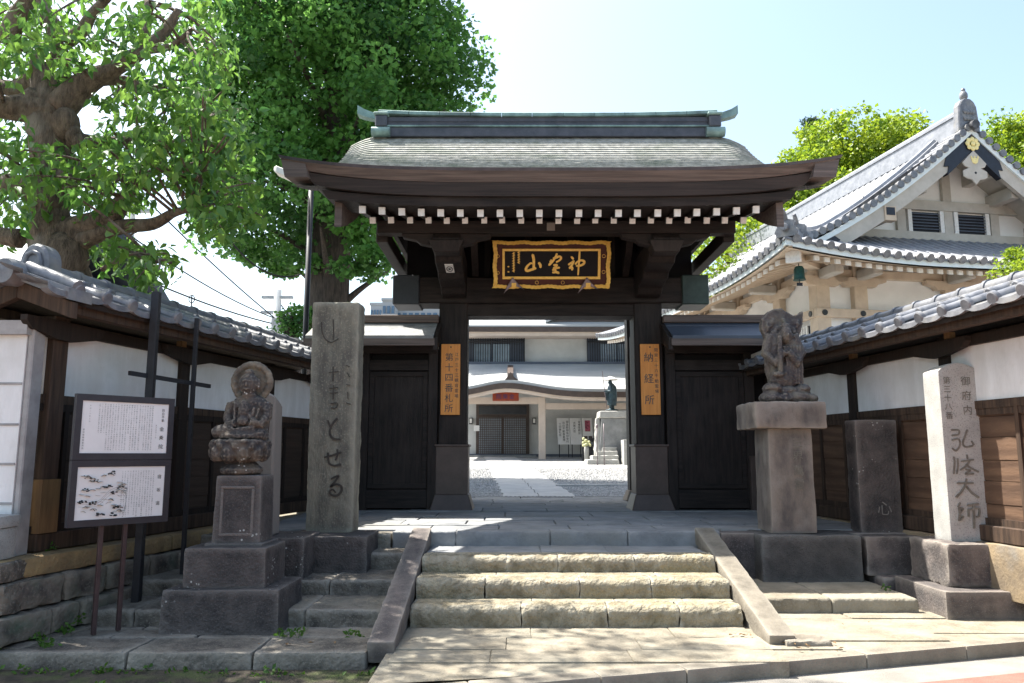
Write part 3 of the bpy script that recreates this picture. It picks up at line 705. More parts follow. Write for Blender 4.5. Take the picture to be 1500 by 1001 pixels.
# ================================================================== THE TEMPLE GATE
GX, GY = .605, 12.22
gt = thing('temple_gate', 'dark timber temple gate with curved shingled roof and copper ridge', 'gate', (GX, GY, GP))
DW, DH = M['dark_wood'], M['dark_wood_h']
for sx in (-1, 1):
    px = GX + sx * 1.52
    p = MB().box(px - .222, px + .222, 12.0, 12.44, .95, 4.34).build('pillar', DW, gt, bevel=.02)
    q = MB().box(px - .245, px + .245, 11.975, 12.465, .97, 1.72).box(px - .265, px + .265, 11.955, 12.485, 1.69, 1.725)
    q.build('metal_skirt', M['brown_frame'], p, bevel=.006)
    MB().frustum(px, 12.22, GP, .975, .33, .33, .255, .255).build('plinth', M['brown_frame'], p, bevel=.012)
    rx = GX + sx * 1.72
    p = MB().box(rx - .17, rx + .17, 14.43, 14.77, .9, 4.6).build('rear_pillar', DW, gt, bevel=.015)
    MB().frustum(rx, 14.6, GP, .92, .26, .26, .19, .19).build('plinth', M['base_stone'], p, bevel=.012)
    MB().box(GX + sx * 1.60 - .03, GX + sx * 1.60 + .03, 12.5, 14.3, .86, 3.72).build('door_leaf', DW, gt, bevel=.006)
    MB().box(rx - .06, rx + .06, 12.4, 14.5, 3.3, 3.5).build('tie_beam', DH, gt)
    q = MB().box(rx - .06, rx + .06, 12.4, 14.5, 1.05, 1.2).build('tie_beam', DH, gt)
MB().box(GX - 2.44, GX + 2.44, 11.95, 12.47, 3.91, 4.33).build('lintel', DH, gt, bevel=.02)
MB().box(GX - 1.31, GX + 1.31, 12.02, 12.42, 3.72, 3.912).build('lower_lintel', DH, gt, bevel=.01)
for sx in (-1, 1):
    a, b = sorted((GX + sx * 2.05, GX + sx * 2.47)); MB().box(a, b, 11.92, 12.50, 3.885, 4.355).build('copper_cap', M['cap_dark'] if sx < 0 else M['cap_green'], gt, bevel=.015)
# boarded wall and struts over the lintel
MB().box(GX - 2.3, GX + 2.3, 12.3, 12.36, 4.33, 5.75).build('upper_boards', M['black_lacquer'], gt)
for ux in (-1.0, -.34, .34, 1.0): MB().box(GX + ux - .05, GX + ux + .05, 12.2, 12.3, 4.33, 5.6).build('strut', DW, gt)
MB().box(GX - 2.42, GX + 2.42, 12.05, 12.45, 5.55, 5.75).build('upper_beam', DH, gt)
# carved bracket arms carrying the eave beam
for sx in (-1, 1):
    ax = GX + sx * 1.50
    prof = [(12.0, 3.98), (12.0, 4.57), (10.35, 4.57), (10.28, 4.48), (10.36, 4.36), (10.62, 4.32), (10.7, 4.24), (11.1, 4.20), (11.2, 4.12), (11.6, 4.08), (11.7, 4.0)]
    a = MB().prism(prof, 'x', ax - .19, ax + .19).build('bracket_arm', DW, gt, bevel=.015)
    q = MB()
    pass
    MB().frustum(ax, 10.42, 4.30, 4.46, .17, .12, .24, .16).build('bearing_block', DW, a, bevel=.01)
    lobes = [(-.62, 4.57), (-.60, 4.52), (-.42, 4.48), (-.36, 4.43), (-.22, 4.40), (.22, 4.40), (.36, 4.43), (.42, 4.48), (.60, 4.52), (.62, 4.57)]
    MB().prism([(ax + u, v) for u, v in lobes], 'y', 10.36, 10.50).build('boat_bracket', DH, a, bevel=.008)
    # side struts of the bracket seen beside the pillar
    MB().prism([(12.0, 4.33), (12.0, 5.2), (11.2, 5.0), (11.6, 4.6)], 'x', ax - sx * .32 - .05, ax - sx * .32 + .05).build('carved_strut', DW, a)
MB().box(GX - 2.46, GX + 2.46, 10.33, 10.53, 4.57, 4.75).build('eave_beam', DH, gt, bevel=.012)
for sx in (-1, 1):
    MB().box(GX + sx * 2.42 - .08, GX + sx * 2.42 + .08, 10.54, 14.7, 4.50, 4.70).build('side_beam', DH, gt, bevel=.01)
    MB().box(GX + sx * 1.50 - .08, GX + sx * 1.50 + .08, 10.54, 14.7, 4.80, 4.95).build('side_beam', DH, gt)
MB().box(GX - 2.46, GX + 2.46, 14.5, 14.7, 4.6, 4.8).build('rear_beam', DH, gt)
# two tiers of rafters with white painted ends
def rafter(x, ya, za, yb, zb, w_, h, capm=.012):
    dv = Vector((0, yb - ya, zb - za)).normalized(); nv = Vector((0, -dv.z, dv.y))
    def ring(y, z): c = Vector((x, y, z)); return [c + Vector((-w_, 0, 0)) - nv * h, c + Vector((w_, 0, 0)) - nv * h, c + Vector((w_, 0, 0)) + nv * h, c + Vector((-w_, 0, 0)) + nv * h]
    a, b = ring(ya, za), ring(yb, zb)
    q = MB().add(a + b, [(3, 2, 1, 0), (4, 5, 6, 7), (0, 1, 5, 4), (1, 2, 6, 5), (2, 3, 7, 6), (3, 0, 4, 7)])
    r = q.build('rafter', DW, gt)
    c = Vector((x, ya, za)); e = .004
    ring2 = lambda d: [c + dv * d + Vector((sx * (w_ + e), 0, 0)) + nv * sy * (h + e) for sx, sy in ((-1, -1), (1, -1), (1, 1), (-1, 1))]
    a, b = ring2(-capm), ring2(.035)
    MB().add(a + b, [(3, 2, 1, 0), (4, 5, 6, 7), (0, 1, 5, 4), (1, 2, 6, 5), (2, 3, 7, 6), (3, 0, 4, 7)]).build('rafter_end', M['white_paint'], r)
for i in range(21):
    x = GX + (i - 10) * .2525 + random.uniform(-.006, .006); rafter(x, 9.66, 4.635 + .05 * ((i - 10) / 10) ** 4, 11.2, 4.98, .037, .042)
for i in range(21):
    x = GX + (i - 10) * .2470 + random.uniform(-.006, .006) + .01; rafter(x, 10.03, 4.655 + random.uniform(-.004, .004), 12.3, 5.66, .034, .038)
# roof surface
def roof_pt(u, t, lift=0.0):
    """u across -1..1, t 0 ridge .. 1 front eave; t<0 rear slope"""
    if t >= 0:
        y = 12.62 - 3.27 * t; hw = 3.33 + .18 * t ** 2
        z = 6.93 - 1.83 * (1.50 * t - .50 * t * t) + .17 * (abs(u) ** 4.2) * t ** 4
    else:
        s = -t; y = 12.62 + 2.15 * s; hw = 3.30 - .80 * s; z = 6.93 - 1.75 * (1.15 * s - .15 * s * s)
    e = max(0, (abs(u) - .84) / .16); z -= .17 * e * e * (1 - min(1, abs(t)) ** 2)
    return (GX + u * hw, y, z + lift)
q = MB(); nu = 56; nr = 30
def sheet(q, ts, lifts):
    k0 = len(q.v)
    for t, l in zip(ts, lifts):
        for i in range(nu + 1):
            u = -1 + 2 * i / nu; p = roof_pt(u, t, l)
            jz = noise.noise(Vector((p[0] * 9, t * 300, 1))) * .009
            q.v.append((p[0], p[1] + jz * 1.5, p[2] + jz))
    for r in range(len(ts) - 1):
        for i in range(nu): a = k0 + r * (nu + 1) + i; q.f.append((a, a + 1, a + nu + 2, a + nu + 1))
ts, ls_ = [], []
for r in range(nr):
    ts += [r / nr, (r + 1) / nr - .0005]; ls_ += [.0, .022]
sheet(q, ts, ls_)
sheet(q, [0, -.25, -.5, -.75, -1], [0] * 5)
sh = q.build('roof_shingles', M['shingle'], gt, recalc=False)
# thick roof edge, verge and soffit
def edge_strip(q, f_top, f_bot, n=40):
    k0 = len(q.v)
    for i in range(n + 1):
        u = -1 + 2 * i / n; q.v += [f_top(u), f_bot(u)]
    for i in range(n): a = k0 + 2 * i; q.f.append((a, a + 1, a + 3, a + 2))
def solid_fascia(name, half_t, half_b, y0t, y0b, y1, ztop, zbot, up, m):
    q = MB(); n = 40
    def Z(z, u): return z + up * abs(u) ** 4.2
    for i in range(n + 1):
        u = -1 + 2 * i / n
        q.v += [(GX + u * half_t, y0t, Z(ztop, u)), (GX + u * half_b, y0b, Z(zbot, u)), (GX + u * half_b, y1, Z(zbot, u) + .05), (GX + u * half_t, y1, Z(ztop, u) + .04)]
    for i in range(n):
        for j in range(4): a = 4 * i + j; b = 4 * i + (j + 1) % 4; q.f.append((a, b, b + 4, a + 4))
    q.f += [(0, 1, 2, 3), (4 * n + 3, 4 * n + 2, 4 * n + 1, 4 * n)]
    return q.build(name, m, gt)
solid_fascia('eave_edge', 3.50, 3.28, 9.33, 9.42, 10.2, 5.085, 4.965, .17, M['fascia'])
solid_fascia('eave_edge_lip', 3.535, 3.52, 9.31, 9.33, 9.8, 5.118, 5.083, .17, M['copper_dark'])
solid_fascia('upper_fascia', 3.27, 3.10, 9.425, 9.47, 10.2, 4.962, 4.80, .15, M['fascia_dark'])
solid_fascia('lower_fascia', 3.02, 2.95, 9.52, 9.54, 10.2, 4.80, 4.69, .10, DH)
q = MB()
for t in np.linspace(1, 0, 9): 
    a = roof_pt(-.965, t); b = roof_pt(.965, t); q.v += [(a[0], a[1] + (.15 if t == 1 else 0), min(a[2], b[2]) - .20 - .10 * t), (b[0], b[1] + (.15 if t == 1 else 0), min(a[2], b[2]) - .20 - .10 * t)]
for t in np.linspace(-.25, -1, 4):
    a = roof_pt(-.965, t); b = roof_pt(.965, t); q.v += [(a[0], a[1], a[2] - .16), (b[0], b[1], b[2] - .16)]
q.f += [(2 * i, 2 * i + 1, 2 * i + 3, 2 * i + 2) for i in range(12)]
q.build('soffit_boards', DW, gt, recalc=False)
for sx in (-1, 1):
    q = MB(); T_ = list(np.linspace(1, 0, 11)) + list(np.linspace(-.2, -1, 5)); n = 0
    for t in T_:
        a = roof_pt(sx, t); d = .16 + .10 * abs(t); i_ = .10
        q.v += [(a[0] - sx * .0, a[1], a[2] - .005), (a[0] - sx * .06, a[1], a[2] - d), (a[0] - sx * .35, a[1], a[2] - d), (a[0] - sx * .30, a[1], a[2] - .03)]
    m_ = len(T_)
    for i in range(m_ - 1):
        for j in range(4): p0 = 4 * i + j; p1 = 4 * i + (j + 1) % 4; q.f.append((p0, p1, p1 + 4, p0 + 4))
    q.f += [(0, 1, 2, 3), (4 * m_ - 1, 4 * m_ - 2, 4 * m_ - 3, 4 * m_ - 4)]
    q.build('verge_edge', M['fascia'], gt)
    # barge board under the verge
    q = MB(); T_ = np.linspace(.90, 0, 10)
    for t in T_:
        a = roof_pt(sx * .80, t); zt = a[2] - .24 - .16 * t
        for dx, dz in ((-.045, 0), (.045, 0), (.045, -.40), (-.045, -.40)): q.v.append((GX + sx * 2.84 + dx, a[1], zt + dz))
    for i in range(9):
        for j in range(4): p0 = 4 * i + j; p1 = 4 * i + (j + 1) % 4; q.f.append((p0, p1, p1 + 4, p0 + 4))
    q.f += [(0, 1, 2, 3), (39, 38, 37, 36)]
    q.build('barge_board', M['fascia'], gt)
    MB().prism([(10.4, 4.9), (12.6, 6.5), (14.5, 4.9)], 'x', GX + sx * 2.40 - .03, GX + sx * 2.40 + .03).build('gable_boards', M['dark_wood'], gt)
# ridge
RZ = 6.97
r_ = MB().box(GX - 2.72, GX + 2.72, 12.44, 12.80, RZ - .12, RZ + .045).build('ridge_base', M['copper_dark'], gt, bevel=.01)
MB().box(GX - 2.72, GX + 2.72, 12.415, 12.825, RZ + .046, RZ + .075).build('ridge_band', M['copper'], r_, bevel=.006)
MB().box(GX - 2.70, GX + 2.70, 12.47, 12.77, RZ + .076, RZ + .235).build('ridge_body', M['copper_dark'], r_)
MB().box(GX - 2.71, GX + 2.71, 12.455, 12.785, RZ + .15, RZ + .162).build('ridge_band', M['copper_dark'], r_)
q = MB(); xs = np.linspace(-2.86, 2.86, 12)
for i in range(11):
    za = RZ + .237 + .05 * abs(xs[i] / 2.86) ** 3; zb = RZ + .237 + .05 * abs(xs[i + 1] / 2.86) ** 3
    q.sweep([(GX + xs[i], 12.62, za), (GX + xs[i + 1] - .008, 12.62, zb)], [(-.20, 0), (-.20, .05), (-.14, .085), (.14, .085), (.20, .05), (.20, 0), (-.20, 0)], (0, 1, 0))
q.build('ridge_cap', M['copper'], r_)
for sx in (-1, 1):
    x = GX + sx * 2.80
    e = MB().box(x - .10, x + .10, 12.37, 12.87, RZ + .03, RZ + .235).build('ridge_end', M['copper_dark'], gt, bevel=.02)
    MB().box(x - .125, x + .125, 12.35, 12.89, RZ + .236, RZ + .285).build('end_cap', M['copper'], e, bevel=.015)
    MB().tube([(x - .155, 12.42, RZ - .05), (x + .155, 12.42, RZ - .05)], .085, 18).tube([(x - .155, 12.82, RZ - .05), (x + .155, 12.82, RZ - .05)], .085, 18).box(x - .15, x + .15, 12.4, 12.84, RZ - .1, RZ + .03).build('end_scroll', M['copper'], e, smooth=True, auto=40)
    P = [(x - sx * .15, 12.62, RZ + .26), (x + sx * .12, 12.62, RZ + .285), (x + sx * .32, 12.62, RZ + .345), (x + sx * .43, 12.62, RZ + .40)]
    q = MB()
    for (a, b) in zip(P, [.05, .055, .065, .075]):
        q.v += [(a[0], a[1] - b * 1.3, a[2] - b), (a[0], a[1] + b * 1.3, a[2] - b), (a[0], a[1] + b * 1.3, a[2] + b), (a[0], a[1] - b * 1.3, a[2] + b)]
    for i in range(3):
        for j in range(4): p0 = 4 * i + j; p1 = 4 * i + (j + 1) % 4; q.f.append((p0, p1, p1 + 4, p0 + 4))
    q.f += [(0, 1, 2, 3), (15, 14, 13, 12)]
    q.build('finial', M['copper'], e)
# small metal guard rail behind the right end of the ridge
q = MB()
for i in range(5): q.tube([(GX + 2.98 + .11 * i, 12.9, 6.55), (GX + 2.98 + .11 * i, 12.9, 6.87 - .02 * i)], .009, 5)
q.tube([(GX + 2.7, 12.9, 6.93), (GX + 3.42, 12.9, 6.80)], .012, 6)
q.build('guard_rail', M['iron'], gt)

# plaque over the opening (hangs on the gate)
PX, PY, PZ = .588, 11.34, 4.375
pq = thing('name_plaque', 'black and gold framed name plaque with three gold characters under the gate roof', 'plaque', (PX, PY, PZ))
PT = Matrix.Translation((PX, PY, PZ)) @ Matrix.Rotation(R(17), 4, 'X')      # leans forward at the top
def pl(px, py): return ((px - 713) / 1500 * 230 / 1141 * 11.4 , -(py - 380) / 1500 * 230 / 1141 * 11.4)
def pbox(px0, py0, px1, py1, y0, y1, nm, m, par=pq, bevel=.004):
    a, b = pl(px0, py1), pl(px1, py0); return MB().box(a[0], b[0], y0, y1, a[1], b[1]).build(nm, m, par, T=PT, bevel=bevel)
pbox(165, 175, 1262, 590, -.005, .05, 'back_board', M['lacquer'])
pbox(258, 248, 1165, 497, -.012, .0, 'black_panel', M['black_lacquer'])
fr = MB()
for (a, b, c, d) in ((235, 226, 1190, 250), (235, 495, 1190, 522), (235, 250, 259, 495), (1164, 250, 1190, 495)):
    u, v = pl(a, d), pl(c, b); fr.box(u[0], v[0], -.032, .0, u[1], v[1])
fr.build('inner_frame', M['gold'], pq, T=PT, bevel=.004)
# wavy outer frame
fr = MB(); per = []
def wav(s): return 5 * math.sin(s * 2 * math.pi / 250) + (4 if int(s / 22) % 2 else 0)
for s in np.linspace(133, 1295, 60): per.append((s, 150 + wav(s)))
for s in np.linspace(150, 610, 26)[1:]: per.append((1283 + wav(s * 1.1), s))
for s in np.linspace(1283, 133, 60)[1:]: per.append((s, 610 + wav(s)))
for s in np.linspace(610, 150, 26)[1:]: per.append((145 + wav(s * 1.1), s))
cx, cy = 714, 380; ins = []
for (x, y) in per:
    ins.append((x + (38 if x < 400 and abs(x - 145) < 40 else -38 if abs(x - 1283) < 40 else 0), y + (34 if abs(y - 150) < 35 else -34 if abs(y - 610) < 35 else 0)))
n = len(per)
for i in range(n): 
    a = pl(*per[i]); b = pl(*ins[i]); fr.v += [(a[0], -.03, a[1]), (b[0], -.045, b[1]), (b[0], .0, b[1]), (a[0], .05, a[1])]
for i in range(n):
    for j in range(4): p0 = 4 * i + j; p1 = 4 * i + (j + 1) % 4; q0 = 4 * ((i + 1) % n); fr.f.append((p0, p1, q0 + (j + 1) % 4, q0 + j))
fr.build('outer_frame', M['gold'], pq, T=PT)
q = MB()
for (x, y, ax) in ((190, 298, 0), (190, 460, 0), (1222, 298, 0), (1222, 452, 0), (572, 555, 1), (825, 555, 1)):
    P = [pl(x + 16 * math.cos(a), y + 16 * math.sin(a)) for a in np.linspace(0, 2 * math.pi, 13)]
    q.tube([(p[0], -.009, p[1]) for p in P], .0035, 5)
q.build('frame_ornament', M['gold'], pq, T=PT)
S = lambda pts: [(*pl(a, b), w_ / 1500 * 230 / 1141 * 11.4) for a, b, w_ in pts]
strokes = [S(s) for s in (
  # mountain
  [(530, 285, 13), (540, 330, 13), (541, 385, 12), (540, 425, 14)], [(503, 372, 9), (478, 395, 11), (465, 425, 13), (478, 440, 12), (520, 428, 12), (560, 415, 11)], [(590, 362, 12), (605, 385, 13), (606, 408, 10)],
  [(500, 370, 8), (515, 366, 8), (535, 372, 7)],
  # spirit
  [(730, 318, 9), (760, 312, 10), (790, 300, 10), (806, 318, 10), (785, 342, 9), (760, 355, 8)], [(765, 275, 10), (752, 305, 10), (730, 340, 10), (700, 372, 12), (688, 385, 9)],
  [(712, 335, 9), (700, 355, 9)], [(735, 385, 10), (765, 382, 9), (760, 398, 9), (735, 415, 10), (760, 415, 9), (790, 408, 10)], [(725, 432, 10), (750, 430, 10), (748, 452, 10), (725, 456, 9)], [(748, 452, 9), (770, 455, 12), (785, 462, 11)],
  # god
  [(905, 305, 9), (918, 318, 11), (924, 328, 8)], [(880, 380, 10), (905, 362, 9), (930, 345, 9), (915, 380, 9), (890, 415, 12)], [(905, 395, 9), (916, 415, 11), (912, 432, 8)],
  [(985, 252, 8), (982, 310, 9), (978, 390, 8), (972, 480, 7)], [(945, 375, 9), (965, 352, 9), (1000, 338, 10), (1030, 348, 11), (1025, 372, 11), (995, 388, 10), (955, 392, 8)])]
for a, b in ((0, 4), (4, 10), (10, 15)):
    q = MB(); brush(q, strokes[a:b], .018, -.012); q.build('gold_character', M['gold'], pq, T=PT)
q = MB(); sig = []
for (x, y0, k_) in ((395, 258, 5), (345, 268, 8)):
    for i in range(k_):
        yy = y0 + i * 24; sig += [S([(x - 14, yy + 6, 3), (x + 12, yy - 2, 3.5)]), S([(x + 2, yy - 8, 3), (x - 4, yy + 8, 3.2), (x + 8, yy + 15, 3)])]
sig += [S([(288, 400, 6), (300, 400, 6)]), S([(288, 450, 6), (300, 450, 6)])]
brush(q, sig, .006, -.012, n=3); q.build('signature', M['gold'], pq, T=PT)
for x in (340, 1062):
    a = [pl(x + dx, y) for dx, y in ((-5, 500), (45, 560), (108, 620), (30, 590), (-10, 585), (-30, 600), (-92, 660), (-60, 590))]
    b_ = MB().prism(a, 'y', -.07, -.02).build('corner_bracket', M['pewter'], pq, T=PT, bevel=.006)
    u, v = pl(x - 15, 600), pl(x + 30, 555); MB().box(u[0], v[0], -.078, -.07, u[1], v[1]).build('gilt_stud', M['gold'], b_, T=PT)

# wooden boards on the pillars
for (nm, label, x0, main, side, mh, rot) in (
  ('orange wooden board with six large characters nailed to the pillar left of the opening', None, -1.095, '第十四番札所', '江戸三十三観音霊場', (.155, .188), 0),
  ('orange wooden board with three large widely spaced characters on the pillar right of the opening', None, 1.985, '納経所', '関東三十六不動霊場', (.17, .33), 0)):
    t = thing('pillar_board', nm, 'board', (x0 + .15, 11.96, 2.17), 0, 'orange boards nailed to the gate pillars')
    bx = MB().box(x0, x0 + .295, 11.955, 11.985, 2.17, 3.265).build('board', M['orange_wood'], t, bevel=.004)
    q = MB(); write(q, main, x0 + .125, 3.06, .135 if len(main) == 6 else .155, .158 if len(main) == 6 else .33, 11.952)
    write(q, side, x0 + .242, 3.10 if len(main) == 6 else 3.17, .062, .080, 11.952); q.build('lettering', M['blue_ink'], t, recalc=False)
    MB().tube([(x0 + .15, 11.945, 3.215), (x0 + .15, 11.956, 3.215)], .011, 8).build('nail', M['iron'], t)
# votive paper slips stuck on the timber
q = MB(); v = at(657, 399, 11.05)
sl_ = thing('paper_slip', 'white paper slip with a black ring stuck on the left bracket arm', 'paper slip', (v.x, 11.0, v.z))
T = Matrix.Translation((GX - 1.50, 11.0, 4.305)) @ Matrix.Rotation(R(0), 4, 'X')
dv = Vector((0, .4, -.06)).normalized()
pp = [Vector((GX - 1.56, 11.08, 4.200)), Vector((GX - 1.44, 11.08, 4.200)), Vector((GX - 1.44, 10.74, 4.234)), Vector((GX - 1.56, 10.74, 4.234))]
MB().hexa([p + Vector((0, -.0, -.012)) for p in pp] + pp).build('paper', M['white_paint'], sl_)
ring = [Vector((GX - 1.50 + .04 * math.cos(a), 10.91 + .10 * math.sin(a), 4.203 - .010 * math.sin(a))) for a in np.linspace(0, 2 * math.pi, 17)]
MB().tube(ring, .006, 5).box(GX - 1.515, GX - 1.485, 10.88, 10.94, 4.196, 4.206).build('black_ring', M['ink'], sl_)
v = at(808, 322, 10.02)
q = MB().box(v.x - .05, v.x + .06, 10.315, 10.328, 4.60, 4.71); t_ = q.build('worn_paper_slip', M['base_stone']); tag(t_, 'small faded brown paper slip below the rafter ends at the middle', 'paper slip')

# side gates joining the pillars to the walls
def side_gate(label, xa, xb, px0, px1):
    t = thing('side_gate', label, 'gate', ((xa + xb) / 2, 12.1, GP), 0, 'side gates flanking the main gate')
    for x in (px0, px1): MB().box(x - .075, x + .075, 11.98, 12.14, .73, 3.2).build('post', DW, t, bevel=.008)
    MB().box(px0 + .075, px1 - .075, 12.05, 12.09, 1.06, 2.84).build('door_panel', M['dark_wood'], t)
    q = MB().box(px0 + .08, px0 + .15, 12.02, 12.05, 1.06, 2.84).box(px1 - .15, px1 - .08, 12.02, 12.05, 1.06, 2.84).box(px0 + .15, px1 - .15, 12.02, 12.05, 1.06, 1.13).box(px0 + .15, px1 - .15, 12.02, 12.05, 2.77, 2.84)
    q.build('door_frame', M['dark_wood_h'], t)
    MB().box(xa, xb, 12.13, 12.17, .735, 3.5).build('back_boards', M['black_lacquer'], t)
    MB().box(xa, xb, 12.0, 12.12, .765, 1.045).build('sill_board', M['dark_wood_h'], t, bevel=.006)
    MB().box(xa, xb, 12.0, 12.12, 2.86, 3.02).build('head_rail', M['dark_wood_h'], t)
    MB().box(xa, xb, 11.96, 12.14, 3.12, 3.24).build('plate_beam', M['dark_wood_h'], t, bevel=.006)
    q = MB()
    for (za, zb, ya, yb) in ((3.62, 3.54, 12.02, 11.86), (3.55, 3.46, 11.90, 11.70), (3.48, 3.38, 11.74, 11.52), (3.40, 3.31, 11.56, 11.36)):
        q.hexa([(xa, yb, zb - .05), (xb, yb, zb - .05), (xb, ya, za - .05), (xa, ya, za - .05), (xa, yb, zb), (xb, yb, zb), (xb, ya, za), (xa, ya, za)])
    q.prism([(12.03, 3.62), (12.9, 3.32), (12.9, 3.28), (12.03, 3.56)], 'x', xa, xb)
    q.build('roof_boards', M['slate_blue'] if xa > 0 else M['slab'], t)  # right roof's blue is its shade put into the colour
    MB().box(xa - .02, xb + .02, 11.34, 11.42, 3.16, 3.262).build('eave_fascia', M['fascia'], t)
    MB().box(xa - .02, xb + .02, 11.92, 12.14, 3.60, 3.72).build('ridge', M['fascia'], t, bevel=.01)
    q = MB(); x = xa + .15
    while x < xb: q.box(x - .025, x + .025, 11.44, 12.6, 3.245, 3.29); x += .3
    q.build('soffit', DW, t)
    MB().prism([(11.36, 3.10), (11.36, 3.28), (12.02, 3.62), (12.02, 3.3)], 'x', *( (xb, xb + .06) if xa < 0 else (xa - .06, xa))).build('barge_board', DW, t)
    return t
sgl = side_gate('dark closed side gate left of the opening, its low roof half in sun', -3.05, -1.16, -2.28, -1.22)
sgr = side_gate('dark closed side gate right of the opening with its low roof coloured bluish as shade', 2.37, 4.2, 2.45, 3.66)
MB().box(3.70, 3.79, 11.4, 11.97, 3.02, 3.10).build('beam_end', M['white_paint'], sgr)
MB().box(3.60, 3.86, 11.9, 12.2, .73, 1.55).build('post_skirt', M['brown_frame'], sgr, bevel=.01)

# ================================================================== STONE MONUMENTS
def block(name, label, m, x0, x1, y0, y1, z0, z1, amp=.014, bev=.014, cat='stone block', seed=0, top_in=0.0, group=None, cell=.07):
    o = MB().stone(x0, x1, y0, y1, z0, z1, amp, bev, cell, top_in=top_in, seed=seed).build(name, m, smooth=True, auto=50)
    return tag(o, label, cat, group or ('stone base blocks of the monuments' if name == 'base_block' else None))
# --- left: seated figure with halo
block('base_block', 'broad dark base block at ground level, lowest under the haloed figure', M['dark_stone'], -2.90, -1.90, 6.38, 7.15, .08, .45, seed=1, top_in=.03)
block('base_block', 'dark block spotted with pale lichen, second tier under the haloed figure', M['dark_stone'], -2.76, -2.06, 6.50, 7.1, .445, .78, seed=2, amp=.010)
t = thing('carved_pedestal', 'square dark pedestal with sunken front panel carrying the haloed figure', 'pedestal', (-2.38, 6.9, .78))
MB().stone(-2.60, -2.17, 6.70, 7.1, .775, 1.39, .008, .022, .06, seed=3, top_in=.05).build('pedestal_body', M['dark_stone'], t, smooth=True, auto=50)
q = MB(); 
for (a, b, c, d) in ((-2.535, -2.235, .86, .885), (-2.535, -2.235, 1.27, 1.295), (-2.535, -2.51, .885, 1.27), (-2.26, -2.235, .885, 1.27)): q.box(a, b, 6.697, 6.72, c, d)
q.build('panel_border', M['dark_stone'], t, bevel=.005)
MB().stone(-2.64, -2.13, 6.66, 7.14, .765, .80, .006, .01, .08, seed=9).build('foot_slab', M['dark_stone'], t, smooth=True, auto=50)
t = thing('haloed_figure', 'eroded brown seated stone figure with round halo on a lotus seat', 'statue', (-2.38, 6.9, 1.39))
q = MB().lathe([(.14, 0), (.185, .025), (.19, .06), (.15, .095), (.12, .12)], (-2.38, 6.88, 1.385), 20)
fuse(q, 'lotus_foot', M['statue_stone'], t, .009, .008, 18)
q = MB().lathe([(.12, 0), (.17, .03), (.225, .09), (.255, .16), (.262, .20), (.24, .215), (.12, .20)], (-2.40, 6.88, 1.495), 28)
for i in range(11):
    a = i * 2 * math.pi / 11
    ellipsoid(q, (-2.40 + .205 * math.cos(a), 6.88 + .205 * math.sin(a), 1.59), (.075, .075, .085), 10); ellipsoid(q, (-2.40 + .228 * math.cos(a + .28), 6.88 + .228 * math.sin(a + .28), 1.655), (.05, .05, .055), 10)
fuse(q, 'lotus_seat', M['statue_stone'], t, .009, .012, 16, seed=3)
q = MB()
ellipsoid(q, (-2.34, 6.91, 1.88), (.165, .115, .24)); ellipsoid(q, (-2.34, 6.91, 2.02), (.175, .10, .115)); q.frustum(-2.34, 6.93, 1.68, 2.06, .16, .08, .165, .075)
ellipsoid(q, (-2.54, 6.83, 1.775), (.115, .10, .075)); ellipsoid(q, (-2.40, 6.82, 1.74), (.20, .13, .055)); ellipsoid(q, (-2.22, 6.84, 1.75), (.085, .10, .07))
q.tube([(-2.50, 6.90, 2.04), (-2.525, 6.87, 1.93), (-2.49, 6.81, 1.84), (-2.42, 6.77, 1.86)], [.050, .048, .042, .038], 10)
q.tube([(-2.18, 6.90, 2.04), (-2.165, 6.87, 1.92), (-2.20, 6.80, 1.84), (-2.29, 6.77, 1.87)], [.050, .048, .042, .038], 10)
ellipsoid(q, (-2.355, 6.765, 1.875), (.05, .035, .045)); ellipsoid(q, (-2.36, 6.79, 1.97), (.05, .04, .10))
for i in range(6): q.tube([(-2.45 + i * .045, 6.815, 2.05 - .012 * i), (-2.44 + i * .04, 6.80, 1.92), (-2.42 + i * .035, 6.79, 1.79)], .013, 6)
q.tube([(-2.47, 6.84, 2.06), (-2.36, 6.80, 1.97), (-2.24, 6.80, 1.86)], [.022, .026, .022], 7)
for k in range(3): q.tube([(-2.56 + .02 * k, 6.76 + .012 * k, 1.80 + .02 * k), (-2.42, 6.735, 1.765 + .018 * k), (-2.24, 6.765, 1.78 + .02 * k)], .014, 6)
ellipsoid(q, (-2.345, 6.86, 2.225), (.085, .075, .105)); ellipsoid(q, (-2.345, 6.87, 2.325), (.045, .045, .04)); q.tube([(-2.34, 6.90, 2.08), (-2.345, 6.87, 2.18)], [.075, .06], 10)
ellipsoid(q, (-2.345, 6.79, 2.215), (.014, .02, .026)); q.tube([(-2.375, 6.795, 2.245), (-2.36, 6.788, 2.252), (-2.33, 6.788, 2.252), (-2.315, 6.795, 2.245)], .009, 6); q.tube([(-2.37, 6.797, 2.175), (-2.345, 6.790, 2.170), (-2.32, 6.797, 2.175)], .009, 6)
for s_ in (-1, 1): ellipsoid(q, (-2.345 + s_ * .085, 6.87, 2.22), (.014, .028, .05))
fuse(q, 'body', M['statue_stone'], t, .0075, .010, 17, seed=5)
q = MB(); q.lathe([(.0, 0), (.168, 0), (.168, .03), (.0, .03)], (0, 0, 0), 30)
q2 = MB(); T = Matrix.Translation((-2.345, 6.985, 2.245)) @ Matrix.Rotation(R(90), 4, 'X')
q2.add([T @ Vector(v) for v in q.v], q.f)
P = [(-2.345 + .172 * math.cos(a), 6.95, 2.245 + .172 * math.sin(a)) for a in np.linspace(0, 2 * math.pi, 31)]
q2.tube(P, .030, 8, cap=False)
